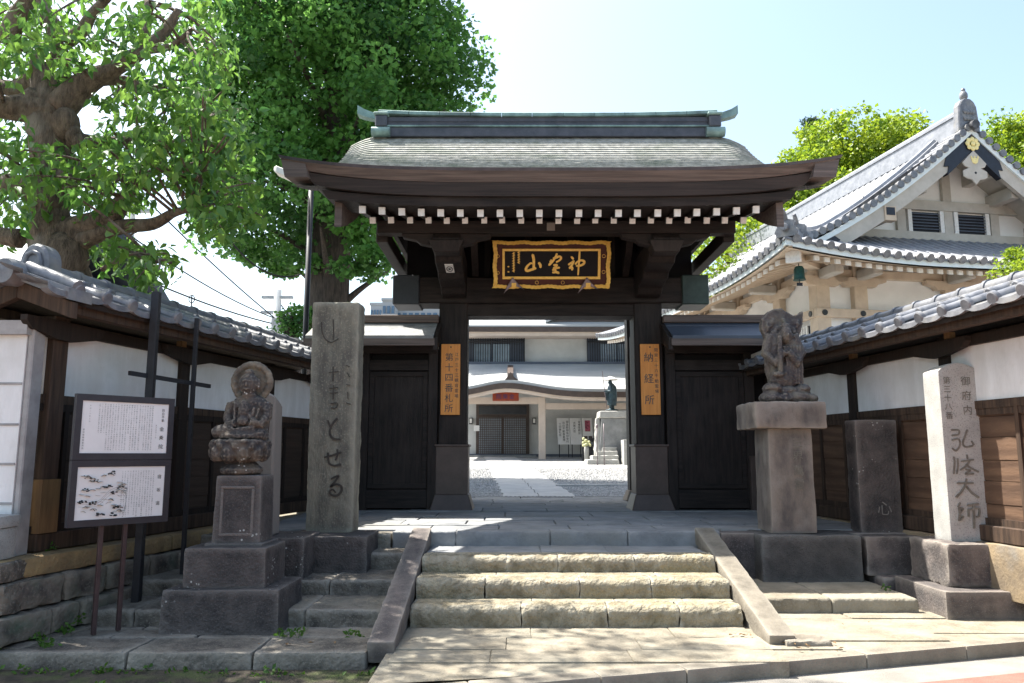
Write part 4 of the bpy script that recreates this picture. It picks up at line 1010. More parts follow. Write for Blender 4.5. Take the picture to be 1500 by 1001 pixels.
for i in range(16):
    a = i * math.pi / 8; ellipsoid(q2, (-2.345 + .16 * math.cos(a), 6.94, 2.245 + .16 * math.sin(a)), (.026, .026, .026), 8)
q2.tube([(-2.345, 6.98, 2.12), (-2.35, 6.98, 1.9)], .05, 8)
fuse(q2, 'halo', M['halo_stone'], t, .010, .008, 26, seed=8)
# --- stele behind it and tall stele
block('base_block', 'low dark block under the leaning-topped stele behind the haloed figure', M['dark_stone'], -2.66, -2.02, 7.40, 8.1, .35, .77, seed=12)
t = thing('narrow_stele', 'narrow grey stone stele with slanting top standing behind the haloed figure', 'stele', (-2.4, 7.7, .77))
q = MB().hexa([(-2.62, 7.55, .765), (-2.30, 7.5, .765), (-2.31, 7.85, .765), (-2.62, 7.85, .765), (-2.60, 7.56, 2.30), (-2.31, 7.52, 2.16), (-2.33, 7.84, 2.08), (-2.60, 7.84, 2.30)])
q.build('shaft', M['base_stone'], t, bevel=.02)
block('base_block', 'dark wide base block under the tall hiragana stele', M['dark_stone'], -2.30, -1.45, 7.80, 8.5, .36, .745, seed=14)
t = thing('tall_stele', 'tall weathered stone stele with large carved hiragana left of the steps', 'stele', (-1.92, 8.4, .74))
MB().stone(-2.165, -1.66, 8.18, 8.52, .74, 3.26, .014, .03, .075, seed=16, top_in=-.04).build('shaft', M['stele_stone'], t, smooth=True, auto=50)
def st_(px, py, w_, Y=8.165): v = at(px, py, Y); return (v.x, v.z, w_)
def zoomst(pts, hw): return [st_(440 + u * .369, 430 + v * .3696, hw * h) for u, v, h in pts]
big = [zoomst(p, .011) for p in (
   [(96, 498, .8), (102, 515, 1), (110, 532, .9)], [(134, 490, 1.2), (118, 508, 1), (105, 535, 1), (106, 558, 1.1), (120, 574, 1.2), (146, 576, .9)],
   [(82, 650, .8), (110, 644, 1), (150, 630, 1.2)], [(96, 632, .9), (98, 655, 1), (102, 675, 1), (122, 685, 1), (148, 680, 1.2)], [(135, 618, .9), (136, 640, 1), (128, 662, .8)],
   [(110, 740, .8), (125, 732, 1), (140, 728, 1), (126, 750, 1), (108, 772, 1), (130, 762, 1), (150, 770, 1.1), (152, 790, 1.2), (135, 808, 1.2), (112, 806, 1), (104, 792, .9), (116, 784, .8), (128, 796, .7)])]
q = MB(); brush(q, big, .003, 8.168); q.build('carved_hiragana', M['carved_shadow_dark'], t)
faint = [zoomst(p, .006) for p in ([(70, 90, .8), (72, 130, 1), (85, 160, 1), (110, 175, 1), (140, 160, .8)], [(118, 80, .8), (120, 130, .9), (118, 165, .8)], [(100, 300, .8), (140, 295, 1)], [(118, 275, 1), (117, 335, 1)],
   [(102, 365, .8), (138, 362, .9)], [(105, 385, .8), (136, 382, .9)], [(119, 352, 1), (118, 410, 1)], [(108, 428, .8), (134, 426, .9), (130, 445, .8), (110, 446, .8)], [(172, 270, .6), (186, 275, .7)], [(176, 300, .6), (186, 318, .7)], [(172, 350, .6), (188, 352, .7)], [(178, 380, .6), (180, 410, .7)], [(172, 425, .6), (190, 430, .6)])]
q = MB(); brush(q, faint, .002, 8.168); q.build('faint_carving', M['carved_shadow_dark'], t)
# --- right: flame-backed figure on pillar
block('base_block', 'large pitted dark base block under the flame-backed figure pillar', M['pitted_stone'], 2.63, 3.70, 8.19, 8.93, .22, .72, seed=21, amp=.016, bev=.03)
t = thing('stone_pillar', 'square brown stone pillar with faint carved characters under the overhanging slab', 'pillar', (3.04, 8.6, .72))
MB().stone(2.78, 3.28, 8.34, 8.85, .72, 1.86, .010, .022, .07, seed=22, top_in=.03).build('shaft', M['pillar_stone'], t, smooth=True, auto=50)
q = MB(); write(q, '三界萬霊', 3.10, 1.70, .125, .15, 8.326); q.build('faint_carving', M['carved'], t, recalc=False)
block('capital_slab', 'overhanging square slab on top of the brown stone pillar', M['pillar_stone'], 2.60, 3.39, 8.24, 9.0, 1.855, 2.155, seed=23, amp=.014, bev=.03)
t = thing('flame_backed_figure', 'dark bronze-brown standing stone figure with flame halo on a rocky seat', 'statue', (2.98, 8.6, 2.15))
q = MB()
for (x, z, rx, rz_) in ((2.80, 2.20, .13, .07), (2.93, 2.19, .12, .06), (3.10, 2.20, .16, .08), (3.24, 2.19, .09, .06), (2.84, 2.30, .11, .065), (3.16, 2.29, .11, .06), (3.0, 2.27, .16, .07)): ellipsoid(q, (x, 8.50 + .03 * math.sin(x * 40), z), (rx, .16, rz_), 12)
for i in range(9): ellipsoid(q, (2.76 + .058 * i, 8.37, 2.20 + .02 * (i % 2)), (.036, .04, .036), 8)
q.v = [(v[0], v[1], 2.15 + (v[2] - 2.15) * 1.10) for v in q.v]
fuse(q, 'rocky_seat', M['statue_dark'], t, .012, .012, 22)
q = MB()
prof = [(.0, 2.22), (.185, 2.28), (.205, 2.45), (.215, 2.65), (.225, 2.80), (.19, 2.90)]
for i in range(len(prof) - 1):
    (a, za), (b, zb) = prof[i], prof[i + 1]
ellipsoid(q, (2.99, 8.58, 2.60), (.215, .10, .42)); ellipsoid(q, (2.90, 8.52, 2.66), (.105, .08, .27)); ellipsoid(q, (3.08, 8.52, 2.62), (.12, .08, .27)); ellipsoid(q, (2.98, 8.52, 2.42), (.17, .12, .17))
for s in (-1, 1): q.tube([(2.98 + s * .13, 8.53, 2.86), (2.98 + s * .20, 8.50, 2.66), (2.98 + s * .12, 8.42, 2.56), (2.98 + s * .02, 8.40, 2.68)], [.065, .06, .05, .04], 10)
ellipsoid(q, (3.0, 8.44, 2.86), (.07, .07, .095)); ellipsoid(q, (3.0, 8.372, 2.85), (.013, .02, .022)); ellipsoid(q, (3.0, 8.45, 2.95), (.05, .05, .035))
for s in (-1, 1): ellipsoid(q, (3.0 + s * .026, 8.385, 2.875), (.02, .014, .010)); ellipsoid(q, (3.0 + s * .07, 8.45, 2.85), (.014, .025, .035))
q.tube([(2.91, 8.39, 2.84), (2.90, 8.385, 2.62), (2.905, 8.39, 2.46)], [.022, .032, .03], 8); ellipsoid(q, (2.88, 8.39, 2.44), (.065, .04, .03))
for i in range(6): q.tube([(2.98 + .035 * i, 8.45, 2.74), (3.0 + .033 * i, 8.43, 2.55), (2.98 + .036 * i, 8.44, 2.34)], .014, 6)
q.v = [(v[0], v[1], 2.15 + (v[2] - 2.15) * 1.10) for v in q.v]
fuse(q, 'body', M['statue_dark'], t, .008, .008, 20, seed=4)
q = MB()
fl = [(2.80, 2.84), (2.755, 2.93), (2.765, 3.03), (2.82, 3.10), (2.91, 3.145), (3.0, 3.15), (3.07, 3.11), (3.13, 3.075), (3.19, 3.085), (3.235, 3.125), (3.25, 3.10), (3.235, 2.98), (3.19, 2.86), (3.10, 2.76), (2.9, 2.76)]
q.prism(fl, 'y', 8.53, 8.63)
for i in range(8): ellipsoid(q, (2.82 + .05 * i, 8.53, 2.95 + .05 * math.sin(i * 1.9)), (.03, .03, .06), 8, rot=('Y', .5 * math.sin(i)))
q.v = [(v[0], v[1], 2.15 + (v[2] - 2.15) * 1.10) for v in q.v]
fuse(q, 'flame_halo', M['statue_dark'], t, .009, .009, 20, seed=6)
# --- dark stele and its base
block('base_block', 'grey base block with sunlit top under the plain dark stele', M['base_stone'], 3.74, 4.45, 8.20, 8.85, .30, .705, seed=31, amp=.018)
t = thing('dark_stele', 'plain dark slab stele with worn characters beside the right wall', 'stele', (4.1, 8.6, .7))
MB().stone(3.86, 4.33, 8.50, 8.78, .70, 1.96, .008, .018, .07, seed=32).build('shaft', M['dark_stone'], t, smooth=True, auto=50)
q = MB(); write(q, '心', 4.13, .98, .17, .2, 8.488); q.build('worn_character', M['carved_pale'], t, recalc=False)
# --- white granite stele
block('base_block', 'lower dark plinth block at street level under the white granite stele', M['base_stone'], 3.88, 5.2, 6.99, 7.95, .08, .335, seed=41, amp=.008)
block('base_block', 'cracked brown upper plinth block directly under the white granite stele', M['base_stone'], 4.03, 4.80, 7.22, 7.95, .332, .735, seed=42, amp=.020, bev=.03)
t = thing('granite_stele', 'pale granite stele with rounded top and four large carved characters', 'stele', (4.36, 7.5, .73))
bm_ = MB().stone(4.16, 4.565, 7.40, 7.70, .73, 2.40, .004, .012, .07, seed=43)
q = MB(); q.add([(v[0], v[1], v[2] + (max(0, v[2] - 2.25) / .15) * .085 * max(0, 1 - ((v[0] - 4.3625) / .21) ** 2)) for v in bm_.v], bm_.f)
q.build('shaft', M['granite'], t, smooth=True, auto=40)
def gz_(pts, hw):
    o = []
    for u, v, h in pts:
        p = at(1330 + u * .2896, 510 + v * .2897, 7.395); o.append((p.x + .09, p.z, hw * h))
    return o
kobo = [gz_(p, .0085) for p in (
   [(222, 408, 1), (262, 410, 1), (260, 432, 1), (226, 437, 1)], [(226, 462, .9), (262, 458, 1), (268, 490, 1), (248, 518, 1.1), (228, 505, .9)], [(306, 408, 1), (296, 440, 1), (284, 478, 1.1), (300, 498, 1.1), (338, 492, 1.1)], [(330, 468, .9), (342, 486, 1.1)],
   [(236, 552, .9), (240, 580, .9), (236, 640, .9)], [(256, 560, .9), (258, 600, .8), (252, 640, .9)], [(305, 542, 1), (308, 560, 1)], [(276, 575, .8), (340, 566, 1)], [(320, 572, 1), (300, 600, 1), (272, 620, .9)], [(300, 592, .9), (330, 612, 1), (366, 630, 1.1)], [(300, 618, .9), (322, 622, .9), (298, 642, 1), (340, 640, 1.1)],
   [(255, 690, 1), (290, 690, .9), (338, 690, 1)], [(302, 668, .9), (296, 700, 1), (272, 740, 1.1), (248, 764, 1.2)], [(300, 706, 1), (330, 740, 1.1), (366, 766, 1.2)],
   [(268, 795, .9), (258, 815, .9)], [(262, 818, .9), (266, 850, .9), (262, 888, .9)], [(268, 822, .8), (284, 826, .8), (270, 846, .8)], [(268, 866, .8), (286, 868, .8), (268, 888, .8)], [(308, 808, .9), (364, 800, 1)], [(312, 828, .9), (314, 866, .9)], [(312, 832, .8), (366, 824, .9), (368, 862, .9), (356, 870, .9)], [(340, 806, 1), (341, 860, 1), (342, 928, 1)])]
q = MB(); brush(q, kobo, .002, 7.3965); q.build('carved_name', M['carved'], t)
q = MB(); write(q, '御府内', at(1420, 560, 7.39).x + .07, at(1420, 553, 7.39).z, .10, .145, 7.3945); write(q, '第三十八番', at(1388, 560, 7.39).x + .09, at(1388, 552, 7.39).z, .078, .088, 7.3945)
q.build('small_carving', M['carved'], t, recalc=False)

# the forecourt as a whole lies this much further from the camera than first measured
FC = {'road', 'road_red_lane', 'kerb', 'pavement', 'pavement_bed', 'forecourt', 'soil_strip', 'stone_steps', 'broken_stone', 'side_steps', 'side_terrace', 'base_block', 'carved_pedestal', 'haloed_figure', 'narrow_stele', 'tall_stele', 'stone_pillar', 'capital_slab', 'flame_backed_figure', 'dark_stele', 'granite_stele'}
for o in list(C.objects):
    if o.parent is None and o.name.split('.')[0] in FC:
        o.location.y += .36
        lb = o.get('label', '')
        for key, dx in (('lowest under the haloed', -.04), ('second tier under the haloed', -.05), ('carrying the haloed', -.06), ('round halo', -.10), ('slanting top', -.08), ('tall weathered', -.05), ('under the tall hiragana', -.03),
                        ('square brown stone pillar', .055), ('overhanging square slab', .08), ('flame halo', .13), ('large pitted', .04), ('grey base block with', .05), ('plain dark slab', .02), ('pale granite stele', .105), ('street level under the white', .07), ('directly under the white', .09)):
            if key in lb: o.location.x += dx
# ================================================================== INFORMATION BOARD, IRON FRAME
brz = R(51); BO = Vector((-3.61, 6.45, .025))
t = thing('information_board', 'white two-panel history board on two thin brown posts beside the left wall', 'sign', (BO.x, BO.y, .1), brz)
BW = .84
zt, zm1, zb_ = 2.075, 1.545, .995
for i, x in enumerate((.30, .50)):
    MB().box(x - .017, x + .017, .03, .064, 0, 1.95).build('post', M['brown_steel'], t, local=True, bevel=.003)
Z0 = .1
def panel(z0, z1):
    f = MB()
    for a, b, c, d in ((0, BW, z0, z0 + .055), (0, BW, z1 - .055, z1), (0, .05, z0 + .055, z1 - .055), (BW - .05, BW, z0 + .055, z1 - .055)): f.box(a, b, -.022, .03, c - Z0, d - Z0)
    f.box(.02, BW - .02, .0, .028, z0 + .03 - Z0, z1 - .03 - Z0)
    fr_ = f.build('panel_frame', M['sign_frame'], t, local=True)
    return fr_, MB().box(.05, BW - .05, -.012, -.001, z0 + .055 - Z0, z1 - .055 - Z0).build('panel_face', M['sign_white'], t, local=True)
fr1, f1 = panel(1.53, 2.075); fr2, f2 = panel(.985, 1.526)
body = '金乗院は神霊山慈眼寺と号し真言宗豊山派に属する寺院で開山は永順が本尊の聖観世音菩薩を勧請して観音堂を築いたのが始まりと伝えられるもとは中野の宝仙寺の末寺であったが神護寺また護国寺の末寺となった墓地には多くの人々が葬られている昭和二十年の戦災で本堂や庫裏は焼失したが後に再建された山門は江戸時代の後期に建てられ檜皮葺の屋根を銅板に改め当時の姿を今に伝えている境内には倶利伽羅不動庚申や鐔塚など数多くの石造物があり目白不動明王は江戸五色不動の一つとして名高い'
q = MB(); glyphs(body + '目白不動金乗院宿坂道'); bi = 0
for c in range(21):
    x = BW - .195 - c * .0222 - (.0 if c < 6 else .006) - (.004 if c > 12 else 0); n = random.choice((24, 25, 25, 16, 25, 25))
    z = 1.995 - Z0
    txt = ''.join(body[(bi + j) % len(body)] for j in range(n)); bi += n
    write(q, txt, x, z, .0125, .0158, -.0145)
write(q, '平成二十年三月', .115, 1.98 - Z0, .0125, .022, -.0145); write(q, '東京都教育委員会', .075, 1.78 - Z0, .017, .022, -.0145)
write(q, '豊島区高田二丁目', BW - .155, 1.83 - Z0, .011, .0155, -.0145)
q.build('fine_print', M['ink_grey'], f1, local=True, recalc=False)
q = MB(); write(q, '目白不動', BW - .098, 1.965 - Z0, .026, .030, -.0145); write(q, '金乗院', BW - .103, 1.80 - Z0, .042, .078, -.0145)
q.build('title', M['ink'], f1, local=True, recalc=False)
q = MB()
for c in range(13):
    x = BW - .15 - c * .0225; n = random.choice((26, 24, 26, 26, 20))
    txt = ''.join(body[(bi + 40 + j) % len(body)] for j in range(n)); bi += n
    write(q, txt, x, 1.43 - Z0, .0125, .0158, -.0145)
q.build('fine_print', M['ink_grey'], f2, local=True, recalc=False)
q = MB(); write(q, '宿坂道', BW - .098, 1.38 - Z0, .038, .115, -.0145); q.build('title', M['ink'], f2, local=True, recalc=False)
# ink landscape: winding slope lined with trees and cottages
q = MB(); pe = []
def I(u, v): return (.07 + u * .40, 1.05 - Z0 + v * .40)
for cx, cy, n in ((.15, .84, 9), (.30, .78, 6), (.62, .92, 10), (.12, .58, 7), (.08, .33, 9), (.30, .30, 7), (.70, .50, 6), (.86, .62, 5), (.80, .20, 6), (.45, .06, 6), (.70, .05, 4), (.55, .62, 6)):
    for j in range(n):
        u, v = I(cx + random.uniform(-.09, .09), cy + random.uniform(-.03, .03)); h = random.uniform(.006, .013)
        pe.append([(u, v, .0016), (u + random.uniform(-.003, .003), v + h * .6, .0030), (u, v + h, .0009)])
brush(q, pe, .001, -.0125, n=2); q.build('ink_drawing', M['ink'], f2, local=True)
q = MB(); ln = []
road = [(.95, .05), (.98, .25), (.96, .45), (.80, .55), (.62, .48), (.50, .36), (.40, .28), (.2, .26), (.02, .28)]
for d in (-.03, .03, .07): ln.append([(*I(u, v + d), .0007) for u, v in road])
for j in range(46):
    u0, v0 = random.uniform(0, .9), random.uniform(.05, .9); ln.append([(*I(u0, v0), .0006), (*I(u0 + .05, v0 + random.uniform(-.02, .03)), .0007), (*I(u0 + .1, v0 + random.uniform(-.03, .02)), .0005)])
brush(q, ln, .0005, -.0123, n=3); q.build('ink_lines', M['ink_grey'], f2, local=True)

t = thing('iron_support', 'tall thin black iron support of two uprights and a crossbar before the left wall', 'support', (-3.4, 7.6, .3))
MB().box(-3.475, -3.405, 7.36, 7.43, .2, 3.13).build('upright', M['iron'], t, bevel=.004)
MB().box(-3.31, -3.27, 8.0, 8.04, .3, 2.98).build('upright', M['iron'], t, bevel=.003)
a, b = at(195, 549, 7.30), at(311, 564, 8.13)
a.x, b.x = -3.54, -3.245
MB().hexa([(a.x, 7.15, a.z - .02), (a.x + .03, 7.14, a.z - .02), (b.x + .03, 8.3, b.z - .02), (b.x, 8.3, b.z - .02), (a.x, 7.15, a.z + .02), (a.x + .03, 7.14, a.z + .02), (b.x + .03, 8.3, b.z + .02), (b.x, 8.3, b.z + .02)]).build('crossbar', M['iron'], t)
v = at(281, 436, 9.4); o = MB().tube([(v.x, 9.4, 3.2), (v.x, 9.4, v.z + .03)], .008, 6).tube([(v.x + .035 * math.cos(a), 9.4, v.z - .02 + .05 * math.sin(a)) for a in np.linspace(0, 2 * math.pi, 13)], .006, 5).build('iron_spike', M['iron'])
tag(o, 'small looped iron spike rising from the left wall ridge', 'spike')

# ================================================================== STREET LAMP, POLES, CABLES
t = thing('street_lamp', 'black lamp post with flat white lamp head reaching past the gate eave', 'street lamp', (-3.62, 13.5, 0))
MB().tube([(-3.62, 13.5, .3), (-3.62, 13.5, 6.3)], .048, 10).build('pole', M['iron'], t, smooth=True)
a = at(445, 262, 13.5)
MB().tube([(-3.62, 13.5, 6.2), (-3.55, 13.5, a.z - .02), (-3.3, 13.5, a.z + .05)], .03, 8).build('arm', M['iron'], t, smooth=True)
p0, p1 = at(402, 247, 13.4), at(440, 262, 13.4)
q = MB(); 
for (u, w_, h) in ((0, .05, .05), (.12, .11, .09), (.6, .12, .10), (1, .09, .08)):
    c = p0.lerp(p1, u); q.v += [(c.x, c.y - w_, c.z - h), (c.x, c.y + w_, c.z - h), (c.x, c.y + w_ * .8, c.z + h * .5), (c.x, c.y - w_ * .8, c.z + h * .5)]
for i in range(3):
    for j in range(4): a_ = 4 * i + j; b_ = 4 * i + (j + 1) % 4; q.f.append((a_, b_, b_ + 4, a_ + 4))
q.f += [(3, 2, 1, 0), (12, 13, 14, 15)]; q.build('lamp_head', M['cream_fabric'], t, bevel=.015)
def pole(px, pyt, Y, label, r=.14):
    v = at(px, pyt, Y); t = thing('utility_pole', label, 'utility pole', (v.x, Y, 0), 0, 'utility poles behind the left wall')
    MB().tube([(v.x, Y, 0), (v.x, Y, v.z)], [r * 1.2, r], 12).build('shaft', M['concrete'], t, smooth=True)
    return t, v
t, v = pole(194, 285, 24, 'pale concrete utility pole seen behind the broad-leaved tree', .13)
MB().box(v.x - .7, v.x + .7, 23.9, 24.1, v.z - .6, v.z - .5).build('crossarm', M['concrete'], t)
t, v = pole(166, 340, 27, 'thin pole beside the thicker utility pole behind the left wall', .07)
t, v = pole(407, 425, 30, 'short grey utility pole rising between the left wall and the ginkgo', .15)
for dz in (.3, .9): MB().box(v.x - .6, v.x + .6, 29.9, 30.1, v.z - dz - .05, v.z - dz + .05).build('crossarm', M['concrete'], t)
MB().lathe([(.0, 0), (.2, 0), (.22, .5), (.0, .55)], (v.x + .1, 29.7, v.z - 1.7), 14).build('transformer', M['concrete'], t, smooth=True, auto=40)
CAB = [((60, 130, 18), (407, 470, 30), .02, 'upper long black cable crossing the gap beyond the left tree'), ((90, 350, 20), (407, 476, 30), .022, 'lower black cable running down to the short pole'),
       ((170, 330, 20), (407, 468, 30), .018, 'thin cable between the two utility poles'), ((335, 350, 12), (440, 402, 13.5), .012, 'pale service cable ending at the lamp post'), ((-30, 335, 16), (140, 400, 25), .02, 'black cable sagging low at the left behind the trunk'),
       ((100, 10, 14), (330, 300, 26), .018, 'cable high among the leaves of the left tree'), ((407, 440, 30), (452, 480, 40), .02, 'short wire running right from the short pole')]
for a, b, r, lb in CAB:
    A, Bv = at(*a), at(*b); P = []
    for i in range(13):
        s = i / 12; p = A.lerp(Bv, s); p.z -= .25 * 4 * s * (1 - s); P.append(p)
    tag(MB().tube(P, r * 1.25, 5).build('cable', M['cable']), lb, 'cable', 'overhead cables')
# ceramic strain insulator on the service cable is too small to part out

# ================================================================== FAR BUILDINGS
def flatblock(x0, x1, y0, y1, h, label, fl, nw):
    t = thing('apartment_block', label, 'building', ((x0 + x1) / 2, (y0 + y1) / 2, 0), 0, 'distant apartment blocks')
    MB().box(x0, x1, y0, y1, 0, h).build('wall', M['apart'], t)
    z = h - 2.6; n = 0
    while z > h - 2.9 * fl:
        for i in range(nw):
            a = x0 + (i + .18) * (x1 - x0) / nw; b = x0 + (i + .82) * (x1 - x0) / nw
            f = MB().box(a, b, y0 - .25, y0 - .1, z, z + 1.5).build('window', M['apart_glass'], t)
        MB().box(x0 - .1, x1 + .1, y0 - .55, y0 - .02, z - .75, z - .1).build('balcony', M['apart'], t)
        z -= 2.9
    MB().box(x0 - .2, x1 + .2, y0 - .2, y1 + .2, h, h + .5).build('parapet', M['apart'], t)
    return t
v = at(545, 447, 150); flatblock(at(560, 447, 150).x, at(579, 447, 150).x, 150, 162, at(570, 437, 150).z - .5, 'taller white slab of the distant apartment building left of the lintel', 3, 3)
flatblock(at(543, 447, 158).x, at(560, 447, 158).x, 158, 170, at(550, 447, 158).z, 'pale end wing of the distant apartment building beside the tall stele', 3, 4)
flatblock(at(580, 447, 154).x, at(660, 447, 154).x, 154, 166, at(600, 451, 154).z, 'lower blue-windowed wing of the distant apartment building above the side gate', 3, 9)
t = thing('neighbour_house', 'dark-roofed house edge showing behind the left wall near the trunk', 'house', (-10, 14, 0))
MB().box(-13, -8.0, 13, 17, 0, 4.7).build('wall', M['grey_plaster'], t)
MB().prism([(12.4, 4.45), (15, 5.7), (17.6, 4.45), (17.6, 4.65), (15, 5.95), (12.4, 4.7)], 'x', -13.5, -7.6).build('roof', M['slate_blue'], t)

# --- the residence seen through the gate
KY = 38.0; KZ = cyz(36) + .02
kx = lambda px: (px - 750) * .03345
kz = lambda py: EYE.z + (664.5 - py) * .0334
k_ = thing('temple_residence', 'two-storey pale residence with white roofs and lattice door behind the gate', 'house', (0, KY, KZ))
MB().box(-2.75, 12, KY, KY + 9, KZ - .3, 7.75).build('wall', M['kuri_wall'], k_)
MB().box(-2.75, 12, KY - .35, KY + .1, KZ - .4, KZ + .16).build('foundation', M['slate_blue'], k_)
MB().box(kx(668), kx(784), KY - 1.1, KY - .3, KZ - .5, KZ + .10).build('entrance_slab', M['slab'], k_)
MB().prism([(KY - 1.3, 7.42), (KY + 4.5, 10.6), (KY + 10.3, 7.42), (KY + 10.3, 7.7), (KY + 4.5, 10.9), (KY - 1.3, 7.66)], 'x', -3.0, 13).build('upper_roof', M['kuri_roof'], k_)
MB().box(-3.0, 13, KY - 1.34, KY - 1.2, 7.36, 7.58).build('gutter', M['brown_frame'], k_)
MB().box(-3.0, 13, KY - 1.15, KY - .002, 7.18, 7.36).build('eave_trim', M['kuri_beam'], k_)
q = MB()
for i in range(15): q.box(kx(690 + i * 11) - .1, kx(690 + i * 11) + .12, KY - .6 + .3 * (i % 2), KY - .5 + .3 * (i % 2), 7.95 + .17 * (i % 2), 8.14 + .17 * (i % 2))
q.build('snow_guard', M['brown_frame'], k_)
MB().prism([(kx(806), 7.85), (kx(866), 8.85), (kx(930), 7.85)], 'y', KY - .9, KY + 4).build('cross_gable', M['brown_frame'], k_)
MB().prism([(kx(798), 7.8), (kx(866), 8.95), (kx(935), 7.8), (kx(935), 7.95), (kx(866), 9.15), (kx(798), 7.95)], 'y', KY - 1.1, KY + 4.2).build('cross_gable_roof', M['kuri_roof'], k_)
for (a, b) in ((672, 767), (860, 960)):
    w_ = MB().box(kx(a), kx(b), KY - .10, KY - .02, kz(536), kz(496)).build('window', M['slate_blue'], k_)
    g_ = MB()
    for c in (695, 722, 880, 905):
        if a < c < b - 10: g_.box(kx(c), kx(c + 24), KY - .16, KY - .101, kz(531), kz(505))
    g_.build('pane', M['pale_glass'], w_)
    q = MB(); x = kx(a)
    while x < kx(b): q.box(x, x + .035, KY - .30, KY - .26, kz(537), kz(494)); x += .118
    for py in (494, 502, 536): q.box(kx(a), kx(b), KY - .31, KY - .25, kz(py) - .04, kz(py) + .03)
    q.build('window_bars', M['iron'], w_)
    MB().box(kx(b), kx(b) + .06, KY - .3, KY, kz(538), kz(493)).build('window_jamb', M['iron'], w_)
# lower roof: dark strip painted as the upper eave's shade, pale slope, wave-shaped entrance eave
MB().box(-2.75, 12, KY - .5, KY - .05, 5.75, 6.0).build('shade_band', M['slate_blue'], k_)
def eavez(px):
    d = px - 742
    if d < 0: d = d * -1.25
    return kz(562.5) - (kz(562.5) - kz(575.5)) * (1 - math.exp(-(d / 62.0) ** 2))
q = MB(); pxs = list(range(648, 1000, 6)); n = len(pxs)
EY = KY - 4.4; SC = (EY - .0) / KY
def ex(px): return kx(px) * SC
for px in pxs:
    z = 1.58 + (eavez(px) - 1.58) * SC; q.v += [(ex(px), EY, z), (ex(px), EY, z + .15), (ex(px), EY + 1.4, (z + .15) * .62 + 5.1 * .38), (ex(px), KY - .45, 5.9), (ex(px), KY - .45, z + .2)]
for i in range(n - 1):
    for j in range(4): a = 5 * i + j; q.f.append((a, a + 1, a + 6, a + 5))
    q.f.append((5 * i + 4, 5 * i, 5 * i + 5, 5 * i + 9))
q.build('lower_roof', M['kuri_roof'], k_)
q = MB()
for i, px in enumerate(pxs): z = 1.58 + (eavez(px) - 1.58) * SC; q.v += [(ex(px), EY - .06, z - .22), (ex(px), EY - .06, z + .02), (ex(px), EY + .5, z + .02), (ex(px), EY + .5, z - .22)]
for i in range(n - 1):
    for j in range(4): a = 4 * i + j; b = 4 * i + (j + 1) % 4; q.f.append((a, b, b + 4, a + 4))
q.build('eave_edge', M['brown_frame'], k_)
q = MB()
for i, px in enumerate(pxs): z = 1.58 + (eavez(px) - 1.58) * SC - .21; q.v += [(ex(px), EY + .04, z - .15), (ex(px), EY + .04, z - .01), (ex(px), EY + .3, z - .01), (ex(px), EY + .3, z - .15)]
for i in range(n - 1):
    for j in range(4): a = 4 * i + j; b = 4 * i + (j + 1) % 4; q.f.append((a, b, b + 4, a + 4))
q.build('eave_trim', M['kuri_beam'], k_)
q = MB()
for px in pxs: z = 1.58 + (eavez(px) - 1.58) * SC - .17; q.v += [(ex(px), EY + .28, z), (ex(px), KY - .05, z + .25)]
q.f += [(2 * i, 2 * i + 1, 2 * i + 3, 2 * i + 2) for i in range(n - 1)]
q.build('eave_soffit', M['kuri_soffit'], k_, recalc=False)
BY = KY - 3.3
def bx_(px): return (px - 750) / 1141 * (BY * .99 + .3)
def bz_(py): return 1.58 + (664.5 - py) / 1141 * (BY * .99 + .3)
q = MB().prism([(ex(737), 4.72), (ex(743), 4.93), (ex(748), 5.14), (ex(753), 4.93), (ex(762), 4.72)], 'y', EY + .5, EY + .8); q.prism([(EY + .6, 4.8), (EY + .75, 5.12), (KY - 1.2, 5.75), (KY - 1.2, 5.3)], 'x', ex(743), ex(752))
q.build('ridge_ornament', M['brown_frame'], k_)
for a, b in ((789, 799), (672, 682)): MB().box(bx_(a), bx_(b), BY, BY + .32, KZ - .3, bz_(582)).build('column', M['kuri_beam'], k_, bevel=.02)
MB().box(bx_(672), bx_(789), BY + .04, BY + .28, bz_(592), bz_(582.5)).build('beam', M['kuri_beam'], k_)
MB().box(bx_(799), bx_(1000), BY + .04, BY + .28, bz_(600), bz_(591)).build('beam', M['kuri_beam'], k_)
d_ = MB().box(kx(698), kx(775), KY - .18, KY - .02, KZ + .1, kz(593)).build('door', M['brown_frame'], k_)
MB().box(kx(702), kx(771), KY - .24, KY - .182, kz(608), kz(596)).build('transom', M['glass'], d_)
for (a, b) in ((702, 735), (738, 770)):
    MB().box(kx(a), kx(b), KY - .22, KY - .182, kz(664), kz(613)).build('door_glass', M['pale_glass'], d_)
    q = MB()
    for i in range(13): x = kx(a) + (kx(b) - kx(a)) * i / 12; q.box(x - .014, x + .014, KY - .27, KY - .23, kz(665), kz(611))
    for i in range(18): z = kz(665) + (kz(611) - kz(665)) * i / 17; q.box(kx(a), kx(b), KY - .262, KY - .232, z - .013, z + .013)
    q.build('door_lattice', M['brown_frame'], d_)
s_ = MB().box(bx_(721.5), bx_(760), BY - .12, BY - .04, bz_(588), bz_(575)).build('name_board', M['red_plate'], k_, bevel=.02)
q = MB(); write(q, '院乗金', bx_(731), bz_(581.5), .25, .28, BY - .125, vertical=False); q.build('lettering', M['blue_paint'], s_, recalc=False)
for px in (690.5, 782):
    l_ = MB().box(kx(px) - .08, kx(px) + .08, KY - .2, KY - .02, kz(622), kz(613)).build('wall_lamp', M['iron'], k_); MB().box(kx(px) - .055, kx(px) + .055, KY - .24, KY - .201, kz(620.5), kz(614)).build('lamp_glass', M['cream_fabric'], l_)
